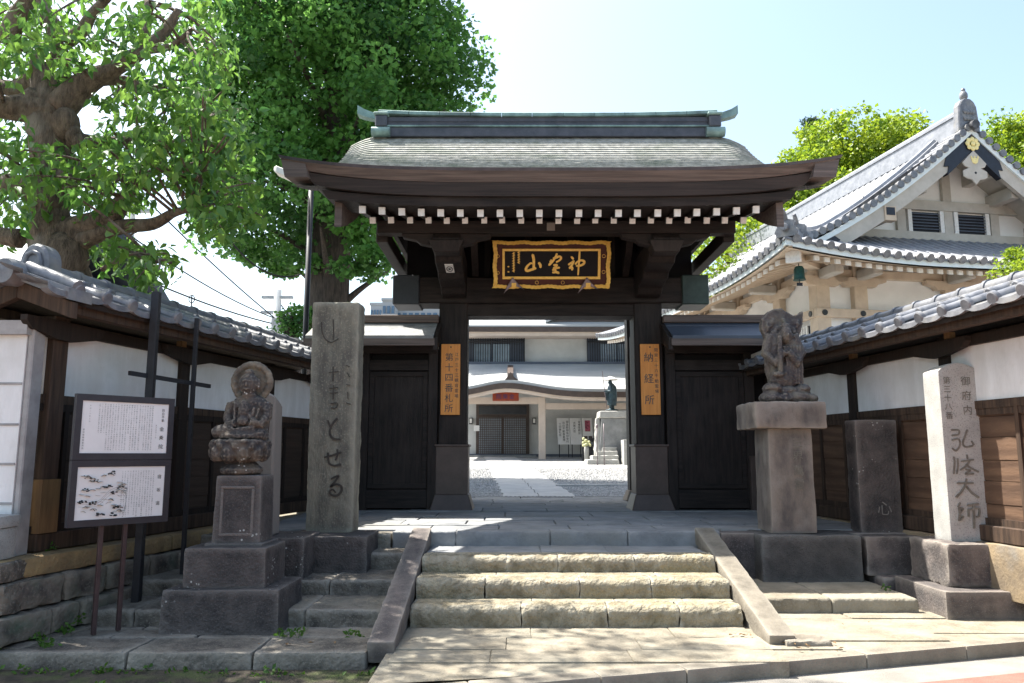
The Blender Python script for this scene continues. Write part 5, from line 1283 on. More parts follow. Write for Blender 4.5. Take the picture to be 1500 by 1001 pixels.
MB().box(kx(695), kx(703), KY - .32, KY - .29, kz(632), kz(624)).build('paper_notice', M['sign_white'], k_)

# display boards and offering things before the residence
for i, (a, b, txt, lb) in enumerate(((816.5, 834, ('御詠歌御朱印受付', '目白不動尊霊場', '十四番札所'), 'leftmost white display board with three columns of brush writing by the residence'),
                           (835, 851.5, ('金乗院観音', '大慈大悲'), 'white display board with two columns of writing left of the poster'),
                           (853, 867.5, None, 'white display board with a pink photograph beside the monk statue'))):
    x0, x1 = kx(a) * .97, kx(b) * .97; y = 36.8; z1, z0 = kz(613 if i < 2 else 613) - .05, kz(651.5)
    t = thing('display_board', lb, 'display board', ((x0 + x1) / 2, y, KZ), 0, 'display boards by the residence')
    MB().hexa([(x0, y, z0), (x1, y, z0), (x1, y + .04, z0), (x0, y + .04, z0), (x0 - .04, y + .25, z1), (x1 - .04, y + .25, z1), (x1 - .04, y + .29, z1), (x0 - .04, y + .29, z1)]).build('board', M['sign_white'], t)
    MB().box(x0 + .05, x0 + .09, y + .12, y + .16, KZ - .4, z0 + .3).box(x1 - .09, x1 - .05, y + .12, y + .16, KZ - .4, z0 + .3).build('leg', M['iron'], t)
    T = Matrix.Translation(((x0 + x1) / 2, y - .012, z0)) @ Matrix.Rotation(-math.atan2(.25, z1 - z0), 4, 'X')
    q = MB(); w_ = x1 - x0
    if txt:
        for j, c in enumerate(txt): write(q, c, w_ / 2 - .12 - j * w_ / (len(txt) + .35), 1.08 - .05 * j, .125, .135, 0)
        q.build('brush_writing', M['ink'], t, T=T, recalc=False)
    else:
        q.box(-w_ / 2 + .1, w_ / 2 - .12, -.004, .004, .62, 1.15).build('photograph', M['poster'], t, T=T)
        MB().box(-w_ / 2 + .05, -.03, -.004, .004, .12, .40).box(.02, w_ / 2 - .05, -.004, .004, .12, .40).build('small_photo', M['brown_frame'], t, T=T)
# monk statue on pedestal
SY = 31.0; sx_ = (893 - 750) / 1141 * 30.7; sz = lambda py: EYE.z + (664.5 - py) / 1141 * 30.7
SZ = cyz(SY)
q = MB()
for i in range(4): q.stone(sx_ - 1.0 + .22 * i, sx_ + .22, SY - 1.15 + .22 * i, SY + .1, SZ - .2 + .16 * i, SZ + .14 + .16 * i, .04, .04, .12, seed=50 + i)
tag(q.build('rock_steps', M['granite'], smooth=True, auto=45), 'rough pale rock steps in front of the monk statue pedestal', 'steps')
block('rock_pile', 'stacked pale stones leaning on the left of the monk statue pedestal', M['granite'], sx_ - .62, sx_ - .30, SY - .35, SY + .2, SZ + .3, sz(612), seed=51, amp=.06, bev=.07, cat='rocks', cell=.12, top_in=.45)
block('stone_block', 'bright squared stone block right of the monk statue steps', M['granite'], sx_ + .35, sx_ + 1.1, SY - 1.5, SY - .7, SZ - .2, sz(645), seed=52, cat='stone block', cell=.2)
t = thing('statue_pedestal', 'tall granite pedestal with broad cap under the bronze monk', 'pedestal', (sx_ + .12, SY, SZ))
MB().frustum(sx_ + .14, SY + .1, SZ - .1, sz(613), .62, .5, .48, .45).build('pedestal_body', M['slab'], t, bevel=.02)
MB().frustum(sx_ + .14, SY + .1, sz(613), sz(602.5), .58, .55, .55, .52).build('pedestal_cap', M['granite'], t, bevel=.03)
t = thing('monk_statue', 'dark bronze walking monk statue with broad hat and long staff', 'statue', (sx_ + .06, SY, sz(602)))
z0, z1 = sz(602), sz(552); H = z1 - z0
q = MB(); bx = sx_ + .12
ellipsoid(q, (bx, SY, z0 + .03), (.28, .2, .06))
for s, dx in ((-1, -.06), (1, .05)): q.tube([(bx + dx, SY + s * .06, z0 + .05), (bx + dx * .8, SY + s * .06, z0 + H * .25)], [.055, .065], 8); ellipsoid(q, (bx + dx - .05, SY + s * .06, z0 + .05), (.09, .045, .04), 8)
q.tube([(bx, SY, z0 + H * .16), (bx + .02, SY, z0 + H * .45), (bx + .02, SY, z0 + H * .70), (bx - .01, SY, z0 + H * .80)], [.19, .20, .18, .09], 14)
ellipsoid(q, (bx - .05, SY, z0 + H * .85), (.085, .075, .105)); ellipsoid(q, (bx - .135, SY, z0 + H * .84), (.02, .015, .02), 8)
q.tube([(bx - .02, SY - .15, z0 + H * .72), (bx - .05, SY - .2, z0 + H * .56), (bx - .28, SY - .12, z0 + H * .58)], [.07, .065, .045], 10)
q.tube([(bx - .02, SY + .15, z0 + H * .72), (bx - .02, SY + .2, z0 + H * .52), (bx - .18, SY + .1, z0 + H * .50)], [.07, .065, .045], 10)
q.tube([(bx - .25, SY - .1, z0 + H * .56), (bx - .22, SY - .08, z0 + H * .30)], [.06, .03], 8)
ellipsoid(q, (bx - .29, SY - .12, z0 + H * .585), (.04, .035, .04), 8)
fuse(q, 'body', M['bronze'], t, .02, .008, 14)
MB().lathe([(.30, 0), (.29, .02), (.16, .10), (.03, .15), (.0, .155)], (bx - .04, SY, z0 + H * .915), 22).build('hat', M['cream_fabric'], t, smooth=True)
MB().tube([(bx - .20, SY - .14, z0 + .02), (bx - .29, SY - .14, z0 + H * .58), (bx - .38, SY - .14, z0 + H * 1.18)], .014, 6).build('staff', M['pewter'], t)
for i, px in enumerate((853.5, 863.5, 869)):
    x = (px - 750) / 1141 * 33; o = MB().tube([(x, 33, cyz(33) - .1), (x, 33, cyz(33) + .95)], .07, 10).build('fence_post', M['iron'], smooth=True, auto=40)
    tag(o, ('dark round post left of the flower vase', 'dark round post right of the flower vase', 'second dark round post right of the flower vase')[i], 'post', 'dark posts near the monk statue')
x = (858 - 750) / 1141 * 32.6; t = thing('flower_vase', 'white vase with white flowers between the dark posts', 'vase', (x, 32.6, cyz(32.6)))
MB().lathe([(.0, -.1), (.09, -.1), (.10, .5), (.08, .6), (.0, .6)], (x, 32.6, cyz(32.6)), 12).build('vase', M['granite'], t, smooth=True)
q = MB()
for i in range(16): ellipsoid(q, (x + random.uniform(-.17, .17), 32.6 + random.uniform(-.12, .12), cyz(32.6) + .75 + random.uniform(-.12, .22)), (.06, .06, .06), 8)
q.build('flowers', M['flower'], t, smooth=True)
for px, h, lb in ((875, 1.45, 'thin pale rod with a bulb top left of the monk statue steps'), (885, 1.55, 'plain thin pale rod in front of the monk statue steps')):
    x = (px - 750) / 1141 * 29; q = MB().tube([(x, 29.3, cyz(29)), (x, 29.3, cyz(29) + h)], .016, 6)
    if px == 875: ellipsoid(q, (x, 29.3, cyz(29) + h), (.05, .05, .08), 8)
    tag(q.build('metal_rod', M['pewter'], smooth=True), lb, 'rod')

# ================================================================== MAIN HALL ON THE RIGHT
HO = at(1150, 352, 17.3); Hrz = R(10)
hall = thing('main_hall', 'large cream temple hall with grey tiled hip-and-gable roof rising behind the right wall', 'temple hall', (HO.x, HO.y, 0), Hrz)
HW, HL, HG = 6.3, 15.4, 2.25
HB = 1.45                       # plane of the barge boards
ZE = 6.16
def zc(d): t = d / HW; return ZE + 4.02 * (.60 * t + .40 * t * t)
def upz(s, d): 
    e = max(0, 1 - s / 4.2); return .36 * e * e * max(0, 1 - d / 3.2)
def SL(x, y): return Vector((x, y, zc(x) + upz(min(y, HL - y), x)))
def SF(x, y): return Vector((x, y, zc(y) + upz(min(x, 2 * HW - x), y)))
HT = M['hall_tile']
def hb(name, m, parent=hall, **kw): return lambda q: q.build(name, m, parent, local=True, **kw)
# roof sheets
q = MB()
def grid(q, pts):
    k0 = len(q.v); r = len(pts); c = len(pts[0])
    for row in pts: q.v += row
    for i in range(r - 1):
        for j in range(c - 1): a = k0 + i * c + j; q.f.append((a, a + 1, a + c + 1, a + c))
grid(q, [[SL(min(x, max(y, 0)) if y < HB else x, y) for x in np.linspace(0, HW, 13)] for y in list(np.linspace(0, HB - .001, 5)) + list(np.linspace(HB, HL, 16))])
grid(q, [[SF(x, min(y, x, 2 * HW - x)) for y in np.linspace(0, HG + .35, 6)] for x in np.linspace(0, 2 * HW, 41)])
grid(q, [[Vector((2 * HW - p.x, p.y, p.z)) for p in (SL(x, y) for x in np.linspace(0, HW, 13))] for y in np.linspace(HB, HL, 10)])
q.build('roof_sheet', M['tile'], hall, local=True, smooth=True, recalc=False)  # darker than the rows, painting the shade in the gaps between them
# barrel tile rows and their round eave ends
q = MB(); ends = MB(); half = [(.085 * math.cos(R(a)), .085 * math.sin(R(a)) - .01) for a in range(180, -1, -36)]
y = .28
while y < HL:
    xm = y - .12 if y < HB else HW - .1
    n = 10 if xm > 2 else 4
    pts = [SL(x, y) for x in np.linspace(.0, max(xm, .15), n)]
    q.sweep(pts, half, (0, 1, 0)); d = (pts[1] - pts[0]).normalized(); ends.tube([pts[0] - d * .03, pts[0] + d * .05], .098, 12); y += .285
x = .28
while x < 2 * HW:
    ym = min(x, 2 * HW - x, HG + .3) - .08
    pts = [SF(x, y) for y in np.linspace(.0, max(ym, .15), 5)]
    q.sweep(pts, half, (1, 0, 0)); d = (pts[1] - pts[0]).normalized(); ends.tube([pts[0] - d * .03, pts[0] + d * .05], .098, 12); x += .285
q.build('tile_rows', HT, hall, local=True, smooth=True, recalc=True)
# drooping front lip of the flat tiles between the round ends
grid(ends, [[SL(0.005, y) + Vector((0, 0, dz)) for dz in (.0, -.06)] for y in np.linspace(0, HL, 30)])
grid(ends, [[SF(x, .005) + Vector((0, 0, dz)) for dz in (.0, -.06)] for x in np.linspace(0, 2 * HW, 30)])
ends.build('eave_tiles', M['tile'], hall, local=True, smooth=True, auto=40)
# eave board, soffit
for nm, fn, rng_ in (('left', SL, np.linspace(0.03, HL, 34)), ('front', SF, np.linspace(0.03, 2 * HW, 34))):
    q = MB()
    for s in rng_:
        def pt(d, dz): return (SL(d, s) if nm == 'left' else SF(s, d)) + Vector((0, 0, dz))
        dd = .05
        for p in ((dd, -.06), (dd, -.20), (dd + .12, -.21), (dd + .12, -.06)): q.v.append(pt(*p))
    for i in range(33):
        for j in range(4): a = 4 * i + j; b = 4 * i + (j + 1) % 4; q.f.append((a, b, b + 4, a + 4))
    q.build('eave_trim', M['pale_trim'], hall, local=True)
    q = MB()
    for s in rng_:
        lim = min(2.05, max(s, .2)); 
        for d in np.linspace(.1, 2.05, 5):
            dd = min(d, lim); q.v.append(((SL(dd, s) if nm == 'left' else SF(s, dd)) + Vector((0, 0, -.23 - .30 * (dd / 2.05)))))
    for i in range(33):
        for j in range(4): a = 5 * i + j; q.f.append((a, a + 1, a + 6, a + 5))
    q.build('soffit_boards', M['cream_wood'], hall, local=True, recalc=False)
# rafters with white ends
def hr(side, s):
    q = MB(); e = MB(); w_ = .055; d0, d1 = .30, 1.9
    if s < d1: d1 = max(s, .6)
    P = lambda d, dz: (SL(d, s) if side else SF(s, d)) + Vector((0, 0, dz))
    a, b = P(d0, -.36), P(d1, -.36 - .22 * (d1 - d0) / 1.5); sv = Vector((0, w_, 0)) if side else Vector((w_, 0, 0)); up = Vector((0, 0, .05))
    ring = lambda c: [c - sv - up, c + sv - up, c + sv + up, c - sv + up]
    fs = [(3, 2, 1, 0), (4, 5, 6, 7), (0, 1, 5, 4), (1, 2, 6, 5), (2, 3, 7, 6), (3, 0, 4, 7)]
    q.add(ring(a) + ring(b), fs); r = q.build('rafter', M['cream_wood'], hall, local=True)
    dv = (b - a).normalized(); sv *= 1.12; up *= 1.12; e.add(ring(a - dv * .015) + ring(a + dv * .05), fs); e.build('rafter_end', M['white_paint'], r, local=True)
s = .95
while s < 9.6: hr(False, s); s += .27
s = .95
while s < HL - .6: hr(True, s); s += .30
# hip ridge with its end ornaments
def stack(q, pts, w0, h):
    q.sweep(pts, [(-w0, -.05), (-w0, h * .6), (-w0 * .75, h * .62), (-w0 * .55, h), (w0 * .55, h), (w0 * .75, h * .62), (w0, h * .6), (w0, -.05)], Vector((pts[1] - pts[0]).y and Vector((-(pts[1] - pts[0]).y, (pts[1] - pts[0]).x, 0)).normalized() or (0, 1, 0)))
q = MB(); pts = [SL(d, d) + Vector((0, 0, .02)) for d in np.linspace(.12, 2.15, 7)]
stack(q, pts, .16, .20); stack(q, [p + Vector((.15, .15, .16)) for p in pts[2:]], .13, .20)
q.build('hip_ridge', HT, hall, local=True)
for d, h in ((.10, .34), (.78, .55)):
    c = SL(d, d); q = MB(); dirn = Vector((1, 1, 0)).normalized(); sd = Vector((1, -1, 0)).normalized()
    prof = [(-.20, 0), (-.24, .12), (-.18, .24), (-.20, .36), (-.08, .40), (0, .44), (.08, .40), (.20, .36), (.18, .24), (.24, .12), (.20, 0)]
    vs = [c + sd * u - dirn * .06 + Vector((0, 0, v * .95)) for u, v in prof] + [c + sd * u + dirn * .06 + Vector((0, 0, v * .95)) for u, v in prof]; n = len(prof)
    q.add(vs, [tuple(range(n)), tuple(range(2 * n - 1, n - 1, -1))] + [(i, (i + 1) % n, (i + 1) % n + n, i + n) for i in range(n)])
    q.tube([c - dirn * .16 + Vector((0, 0, .2)), c - dirn * .05 + Vector((0, 0, .2))], .085, 12)
    q.tube([c - dirn * .02 + Vector((0, 0, .40)), c - dirn * .14 + Vector((0, 0, .52)), c - dirn * .22 + Vector((0, 0, .60))], [.06, .055, .045], 8)
    q.build('hip_end_tile', M['tile'], hall, local=True, bevel=.012)
# descending ridge beside the barge, main ridge and its end tile
q = MB(); pts = [SL(x, HB + 1.0) + Vector((0, 0, .03)) for x in np.linspace(1.5, HW - .15, 9)]
q.sweep(pts, [(-.16, -.05), (-.16, .13), (-.12, .14), (-.09, .22), (.09, .22), (.12, .14), (.16, .13), (.16, -.05)], (0, 1, 0)); q.build('descending_ridge', HT, hall, local=True)
q = MB(); ztop = zc(HW)
q.box(HW - .24, HW + .24, HB + .15, HL, ztop - .1, ztop + .16).box(HW - .19, HW + .19, HB + .15, HL, ztop + .165, ztop + .42).box(HW - .22, HW + .22, HB + .15, HL, ztop + .425, ztop + .48).tube([(HW, HB + .1, ztop + .53), (HW, HL, ztop + .53)], .13, 12)
q.build('main_ridge', HT, hall, local=True)
q = MB(); outer = [(-.33, -.12), (-.30, .3), (-.27, .62), (-.2, .76), (-.1, .84), (.1, .84), (.2, .76), (.27, .62), (.30, .3), (.33, -.12)]
q.prism([(HW + u, ztop + v) for u, v in outer], 'y', HB - .08, HB + .16)
e = q.build('ridge_end_tile', M['tile'], hall, local=True, bevel=.03)
q = MB(); ellipsoid(q, (HW, HB + .05, ztop + .96), (.11, .11, .15), 10); ellipsoid(q, (HW, HB + .05, ztop + 1.12), (.06, .06, .07), 8)
for i in range(8): ellipsoid(q, (HW - .12 + .08 * (i % 4), HB - .09, ztop + .25 + .2 * (i // 4)), (.06, .03, .07), 8)
q.build('ridge_end_carving', M['tile'], e, local=True, smooth=True)
# rolled verge tiles along both barges, barge boards, trim
for mir in (0, 1):
    MX = (lambda x: 2 * HW - x) if mir else (lambda x: x)
    q = MB(); x = 1.55
    while x < HW - .1:
        p = SL(x, HB); q.tube([(MX(x), HB - .16, p.z + .075), (MX(x), HB + .50, p.z + .085)], .088, 12); q.tube([(MX(x), HB - .18, p.z + .075), (MX(x), HB - .12, p.z + .075)], .10, 12); x += .215 / math.sqrt(1 + (.64 + .8 * x / HW * .5) ** 2) * 1.25
    p = SL(HW, HB); q.tube([(HW, HB - .30, ztop + .02), (HW, HB, ztop + .06)], .12, 14)
    q.build('verge_tiles', M['tile'], hall, local=True, smooth=True, auto=40)
    for nm, m, za, zb, ya, yb, xa, xb in (('barge_trim', 'pale_trim', .0, -.13, HB - .12, HB + .35, 1.45, HW), ('barge_board', 'cream_dark', -.13, -.47, HB - .06, HB + .06, 1.95, HW)):
        q = MB(); X = np.linspace(xa, xb, 14)
        for x in X:
            z = zc(x); sl = math.sqrt(1 + (.38 + .5 * x / HW) ** 2)
            for yy, zz in ((ya, za), (ya, zb), (yb, zb), (yb, za)): q.v.append((MX(x), yy, z + zz * sl))
        for i in range(13):
            for j in range(4): a = 4 * i + j; b = 4 * i + (j + 1) % 4; q.f.append((a, b, b + 4, a + 4))
        q.f += [(0, 1, 2, 3), (55, 54, 53, 52)]; b_ = q.build(nm, M[m], hall, local=True)
    # dark fittings at the foot and apex of the barge
    q = MB(); foot = [(1.45, zc(1.45) - .14), (2.15, zc(2.15) - .16), (2.30, zc(2.3) - .34), (2.12, zc(2.12) - .42), (2.2, zc(2.2) - .56), (1.9, zc(1.9) - .52), (1.5, zc(1.5) - .36)]
    q.prism([(MX(a), b) for a, b in foot], 'y', HB - .085, HB + .075); q.build('barge_fitting', M['navy'], hall, local=True); q = MB(); ap = [(HW, zc(HW) - .17), (HW - .80, zc(HW - .80) - .19), (HW - .88, zc(HW - .88) - .38), (HW - .74, zc(HW - .74) - .48), (HW - .80, zc(HW - .80) - .68), (HW - .45, zc(HW - .45) - .66), (HW, zc(HW) - .64)]
    q.prism([(MX(a), b) for a, b in ap], 'y', HB - .09, HB + .08); q.build('barge_fitting', M['navy'], hall, local=True)
    q = MB(); xb = 3.75; z = zc(xb) - .55; q.box(MX(xb) - .16, MX(xb) + .16, HB - .1, HB + .12, z - .12, z + .26); b_ = q.build('purlin_end', M['cream_wood'], hall, local=True)
    MB().box(MX(xb) - .12, MX(xb) + .12, HB - .112, HB - .101, z + .02, z + .22).build('purlin_cap', M['navy'], b_, local=True)
# gegyo pendant and gold flower
q = MB(); px_, pz = HW, ztop - 1.0
q.prism([(px_ + u, pz + v) for u, v in ((0, .35), (.18, .18), (.36, .0), (.30, -.10), (.18, -.14), (.36, -.22), (.36, -.38), (.24, -.44), (.12, -.46), (0, -.60), (-.12, -.46), (-.24, -.44), (-.36, -.38), (-.36, -.22), (-.18, -.14), (-.30, -.10), (-.36, 0), (-.18, .18))], 'y', HB - .14, HB - .095)
ge = q.build('gable_pendant', M['cream_dark'], hall, local=True, bevel=.012)
q = MB(); ellipsoid(q, (px_, HB - .15, pz + .06), (.10, .03, .09), 8)
for i in range(3): q.tube([(px_ + (i - 1) * .08, HB - .15, pz + .08), (px_ + (i - 1) * .10, HB - .15, pz + .18)], .02, 6)
q.build('pendant_crest', M['pale_gold'], ge, local=True)
MB().tube([(px_, HB - .145, pz - .27), (px_, HB - .13, pz - .27)], .035, 8).build('pendant_stud', M['dark_metal'], ge, local=True)
q = MB(); fz = ztop - .46
for i in range(8): a = i * math.pi / 4; ellipsoid(q, (px_ + .15 * math.cos(a), HB - .12, fz + .13 * math.sin(a)), (.07, .03, .07), 10)
ellipsoid(q, (px_, HB - .135, fz), (.07, .04, .07), 10); q.build('gold_flower', M['pale_gold'], hall, local=True, smooth=True)
# gable wall
gy = HG + .25
q = MB().prism([(1.8, zc(HG) - .1), (2 * HW - 1.8, zc(HG) - .1), (HW, zc(HW) - .25)], 'y', gy, gy + .1); q.build('gable_wall', M['hall_white'], hall, local=True)
def gb(x0, x1, z0, z1, d=.09, nm='gable_timber', m='cream_dark'): return MB().box(x0, x1, gy - d, gy - .002, z0, z1).build(nm, M[m], hall, local=True)
zb0 = zc(HG) + .02
gb(2.6, 2 * HW - 2.6, zb0 + .10, zb0 + .32, .14); gb(3.7, 2 * HW - 3.7, zb0 + .95, zb0 + 1.22, .13)
for x, za, zb_2 in ((HW - 1.45, .32, .95), (HW, .32, .95), (HW + 1.45, .32, .95), (HW, 1.22, 2.75)): gb(x - .13, x + .13, zb0 + za, zb0 + zb_2, .10)
for a, b in ((HW - 1.14, HW - .28), (HW + .28, HW + 1.14)):
    lv = MB().box(a, b, gy - .05, gy - .003, zb0 + .36, zb0 + .90).build('louver_opening', M['navy'], hall, local=True)
    q = MB()
    for i in range(6): z = zb0 + .40 + .085 * i; q.hexa([(a, gy - .11, z), (b, gy - .11, z), (b, gy - .052, z + .03), (a, gy - .052, z + .03), (a, gy - .11, z + .02), (b, gy - .11, z + .02), (b, gy - .052, z + .05), (a, gy - .052, z + .05)])
    q.build('louver_slats', M['slate_blue'], lv, local=True)
    MB().box(a - .12, a - .003, gy - .12, gy - .003, zb0 + .33, zb0 + .94).box(b + .003, b + .12, gy - .12, gy - .003, zb0 + .33, zb0 + .94).build('louver_frame', M['white_paint'], lv, local=True)
# underside of the gable overhang
q = MB(); X = np.linspace(2.2, HW, 10)
for mir in (0, 1):
    k0 = len(q.v)
    for x in X: xx = 2 * HW - x if mir else x; q.v += [(xx, HB + .06, zc(x) - .22), (xx, gy, zc(x) - .22)]
    for i in range(9): a = k0 + 2 * i; q.f.append((a, a + 1, a + 3, a + 2))
q.build('gable_soffit', M['cream_dark'], hall, local=True, recalc=False)
for mir in (0, 1):
    for x in (3.75, 4.9, 5.6): 
        xx = 2 * HW - x if mir else x; MB().box(xx - .12, xx + .12, HB + .13, gy, zc(x) - .62, zc(x) - .3).build('purlin', M['cream_dark'], hall, local=True)
# walls, posts, beams, brackets
W0 = 2.05
MB().box(W0, 2 * HW - W0, W0, HL - W0, .6, 6.85).build('wall', M['hall_white'], hall, local=True)
HP = [(W0, W0), (3.12, W0), (5.75, W0), (8.3, W0), (10.5, W0), (W0, 3.9), (W0, 6.4), (W0, 8.9), (W0, 11.4)]
for x, y in HP: MB().box(x - .19, x + .19, y - .19, y + .19, .6, 6.5).build('post', M['cream_wood'], hall, local=True, bevel=.02)
for nm, m, z0, z1, d in (('tie_beam', 'cream_wood', 5.02, 5.24, .24), ('frieze_beam', 'cream_wood', 6.08, 6.30, .12), ('eave_plate', 'cream_dark', 6.36, 6.50, .75), ('lower_beam', 'cream_wood', 3.4, 3.6, .24)):
    MB().box(W0 - d, 2 * HW, W0 - d, W0 - d + (.14 if d < .7 else .16), z0, z1).build(nm, M[m], hall, local=True, bevel=.008)
    MB().box(W0 - d, W0 - d + (.14 if d < .7 else .16), W0 - d + .165, HL - 1, z0, z1).build(nm, M[m], hall, local=True, bevel=.008)
for x, y in HP:
    front = y == W0
    P = lambda a, b, z0, z1, o0, o1: (MB().box(x + a, x + b, y - o1, y - o0, z0, z1) if front else MB().box(x - o1, x - o0, y + a, y + b, z0, z1))
    P(-.13, .13, 6.0, 6.26, .2, .95).build('bracket_arm', M['cream_dark'], hall, local=True, bevel=.03)
    P(-.17, .17, 6.262, 6.36, .60, .95).build('bearing_block', M['cream_wood'], hall, local=True, bevel=.02)
    pr = [(-.75, 6.08), (-.72, 5.98), (-.5, 5.93), (-.42, 5.84), (.42, 5.84), (.5, 5.93), (.72, 5.98), (.75, 6.08)]
    (MB().prism([(x + u, v) for u, v in pr], 'y', y - .215, y - .03) if front else MB().prism([(y + u, v) for u, v in pr], 'x', x - .215, x - .03)).build('boat_bracket', M['cream_wood'], hall, local=True)
q = MB()
for (x, y) in ((W0 - .02, None), (3.10, None), (3.75, None), (5.75, None)): q.tube([(x, W0 - .262, 5.13), (x, W0 - .235, 5.13)], .075, 12)
q.tube([(W0 - .262, W0 + .05, 5.13), (W0 - .235, W0 + .05, 5.13)], .075, 12); q.build('round_fitting', M['dark_metal'], hall, local=True)
wn = MB().box(W0 - .05, W0 - .004, W0 + .5, W0 + 1.5, 3.9, 4.9).build('window', M['glass'], hall, local=True)
q = MB()
for i in range(9): q.box(W0 - .10, W0 - .055, W0 + .5 + .115 * i, W0 + .56 + .115 * i, 3.9, 4.9)
q.build('window_bars', M['white_paint'], wn, local=True)
# corner rafter with white end
q = MB(); a, b = SL(.42, .42) + Vector((0, 0, -.42)), SL(2.0, 2.0) + Vector((0, 0, -.75)); sd = Vector((.1, -.1, 0)); up = Vector((0, 0, .12))
fs6 = [(3, 2, 1, 0), (4, 5, 6, 7), (0, 1, 5, 4), (1, 2, 6, 5), (2, 3, 7, 6), (3, 0, 4, 7)]
ring = lambda c: [c - sd - up, c + sd - up, c + sd + up, c - sd + up]
cr_ = q.add(ring(a) + ring(b), fs6).build('corner_rafter', M['cream_wood'], hall, local=True)
dv = (b - a).normalized(); sd = sd * 1.15; up = up * 1.15; MB().add(ring(a - dv * .05) + ring(a + dv * .12), fs6).build('corner_rafter_end', M['white_paint'], cr_, local=True)
HMx = Matrix.Translation((HO.x, HO.y, 0)) @ Matrix.Rotation(Hrz, 4, 'Z')
c = HMx @ (SL(.75, .75) + Vector((0, 0, -.62)))
t = thing('wind_bell', 'small green bronze bell hanging under the near corner of the hall eave', 'bell', tuple(c))
MB().lathe([(.0, -.02), (.09, -.03), (.12, -.10), (.125, -.30), (.15, -.36), (.0, -.34)], tuple(c), 16).build('bell_body', M['bronze_green'], t, smooth=True, auto=40)
MB().tube([c + Vector((0, 0, .14)), c + Vector((0, 0, -.02))], .012, 6).tube([c + Vector((0, 0, -.30)), c + Vector((0, 0, -.45))], .010, 6).build('bell_hook', M['iron'], t)
MB().box(c.x - .07, c.x + .07, c.y - .006, c.y + .006, c.z - .50, c.z - .42).build('clapper_plate', M['iron'], t)
# side canopy on the left flank of the hall
q = MB().prism([(-2.2, 4.95), (-.4, 5.75), (2.0, 6.0), (2.0, 6.25), (-.4, 6.0), (-2.3, 5.2)], 'y', 5.6, 9.6)
MB().box(-1.9, 2.0, 5.3, 5.5, 5.0, 5.28).build('canopy_beam', M['cream_wood'], hall, local=True, bevel=.01)

# drain grating at the back of the gate passage
t = thing('drain_grating', 'narrow dark drain grating across the path behind the gate', 'drain', (.5, 15.8, GP))
MB().box(-1.3, 2.6, 15.70, 15.88, .69, .735).build('channel', M['iron'], t)
q = MB()
for i in range(44): x = -1.28 + i * .088; q.box(x, x + .045, 15.705, 15.875, .736, .742)
q.build('grate_bars', M['slab'], t)

# ================================================================== TREES
def limb(q, pts, rad, n=8, wob=.0):
    P = cr([(*p, r) for p, r in zip(pts, rad)], 5)
    q.tube([p[:3] for p in P], [p[3] for p in P], n)
# --- ginkgo behind the wall
gk = thing('ginkgo_tree', 'big dense dark green ginkgo towering behind the left end of the gate roof', 'tree', (-4.95, 20.6, .7))
q = MB(); P = [(-4.98, 20.6, .5), (-4.97, 20.6, 2), (-4.95, 20.6, 5), (-4.9, 20.6, 9), (-4.9, 20.6, 16)]
limb(q, P, [.75, .62, .56, .45, .12], 14)
for i in range(34):
    z = 5.2 + i * .33; a = i * 2.4; r = 3.4 * (1 - abs(z - 10) / 9); b0 = Vector((-4.92, 20.6, z))
    b1 = b0 + Vector((math.cos(a) * r, math.sin(a) * r, 1.3)); limb(q, [b0, b0.lerp(b1, .5) + Vector((0, 0, .1)), b1], [.13, .08, .03], 6)
q.build('trunk', M['bark_dark'], gk, smooth=True)
cs, rs_, tn = [], [], []
for i in range(620):
    v = rng.normal(size=3); v /= np.linalg.norm(v); k_r = (rng.random() ** .28)
    p = np.array([-5.0, 20.6, 11.4]) + v * np.array([3.75, 3.75, 6.6]) * k_r * (1 + .05 * math.sin(5 * math.atan2(v[1], v[0]) + 4 * v[2]))
    if p[2] < 7.0: continue
    cs.append(p); rs_.append(.55 + .45 * rng.random()); tn.append(rng.random())
for i in range(5): cs.append(np.array([-4.75 + rng.normal() * .3, 19.9 + rng.random() * .2, 5.0 + rng.random() * .4])); rs_.append(.22); tn.append(.5)
for px, py in ((318, 330), (345, 355), (300, 318), (372, 378), (405, 395), (430, 380), (540, 372), (552, 385), (525, 360), (540, 400), (420, 395), (505, 392), (465, 388)):
    v = at(px, py, 18.5 + rng.random() * 2); cs.append(np.array(v)); rs_.append(.42); tn.append(.35 + .4 * rng.random())
leaf_mesh('crown', L_GINKGO, gk, cs, rs_, [165] * len(cs), .13, tn, flat=.55, long=1.1, shell=.3)

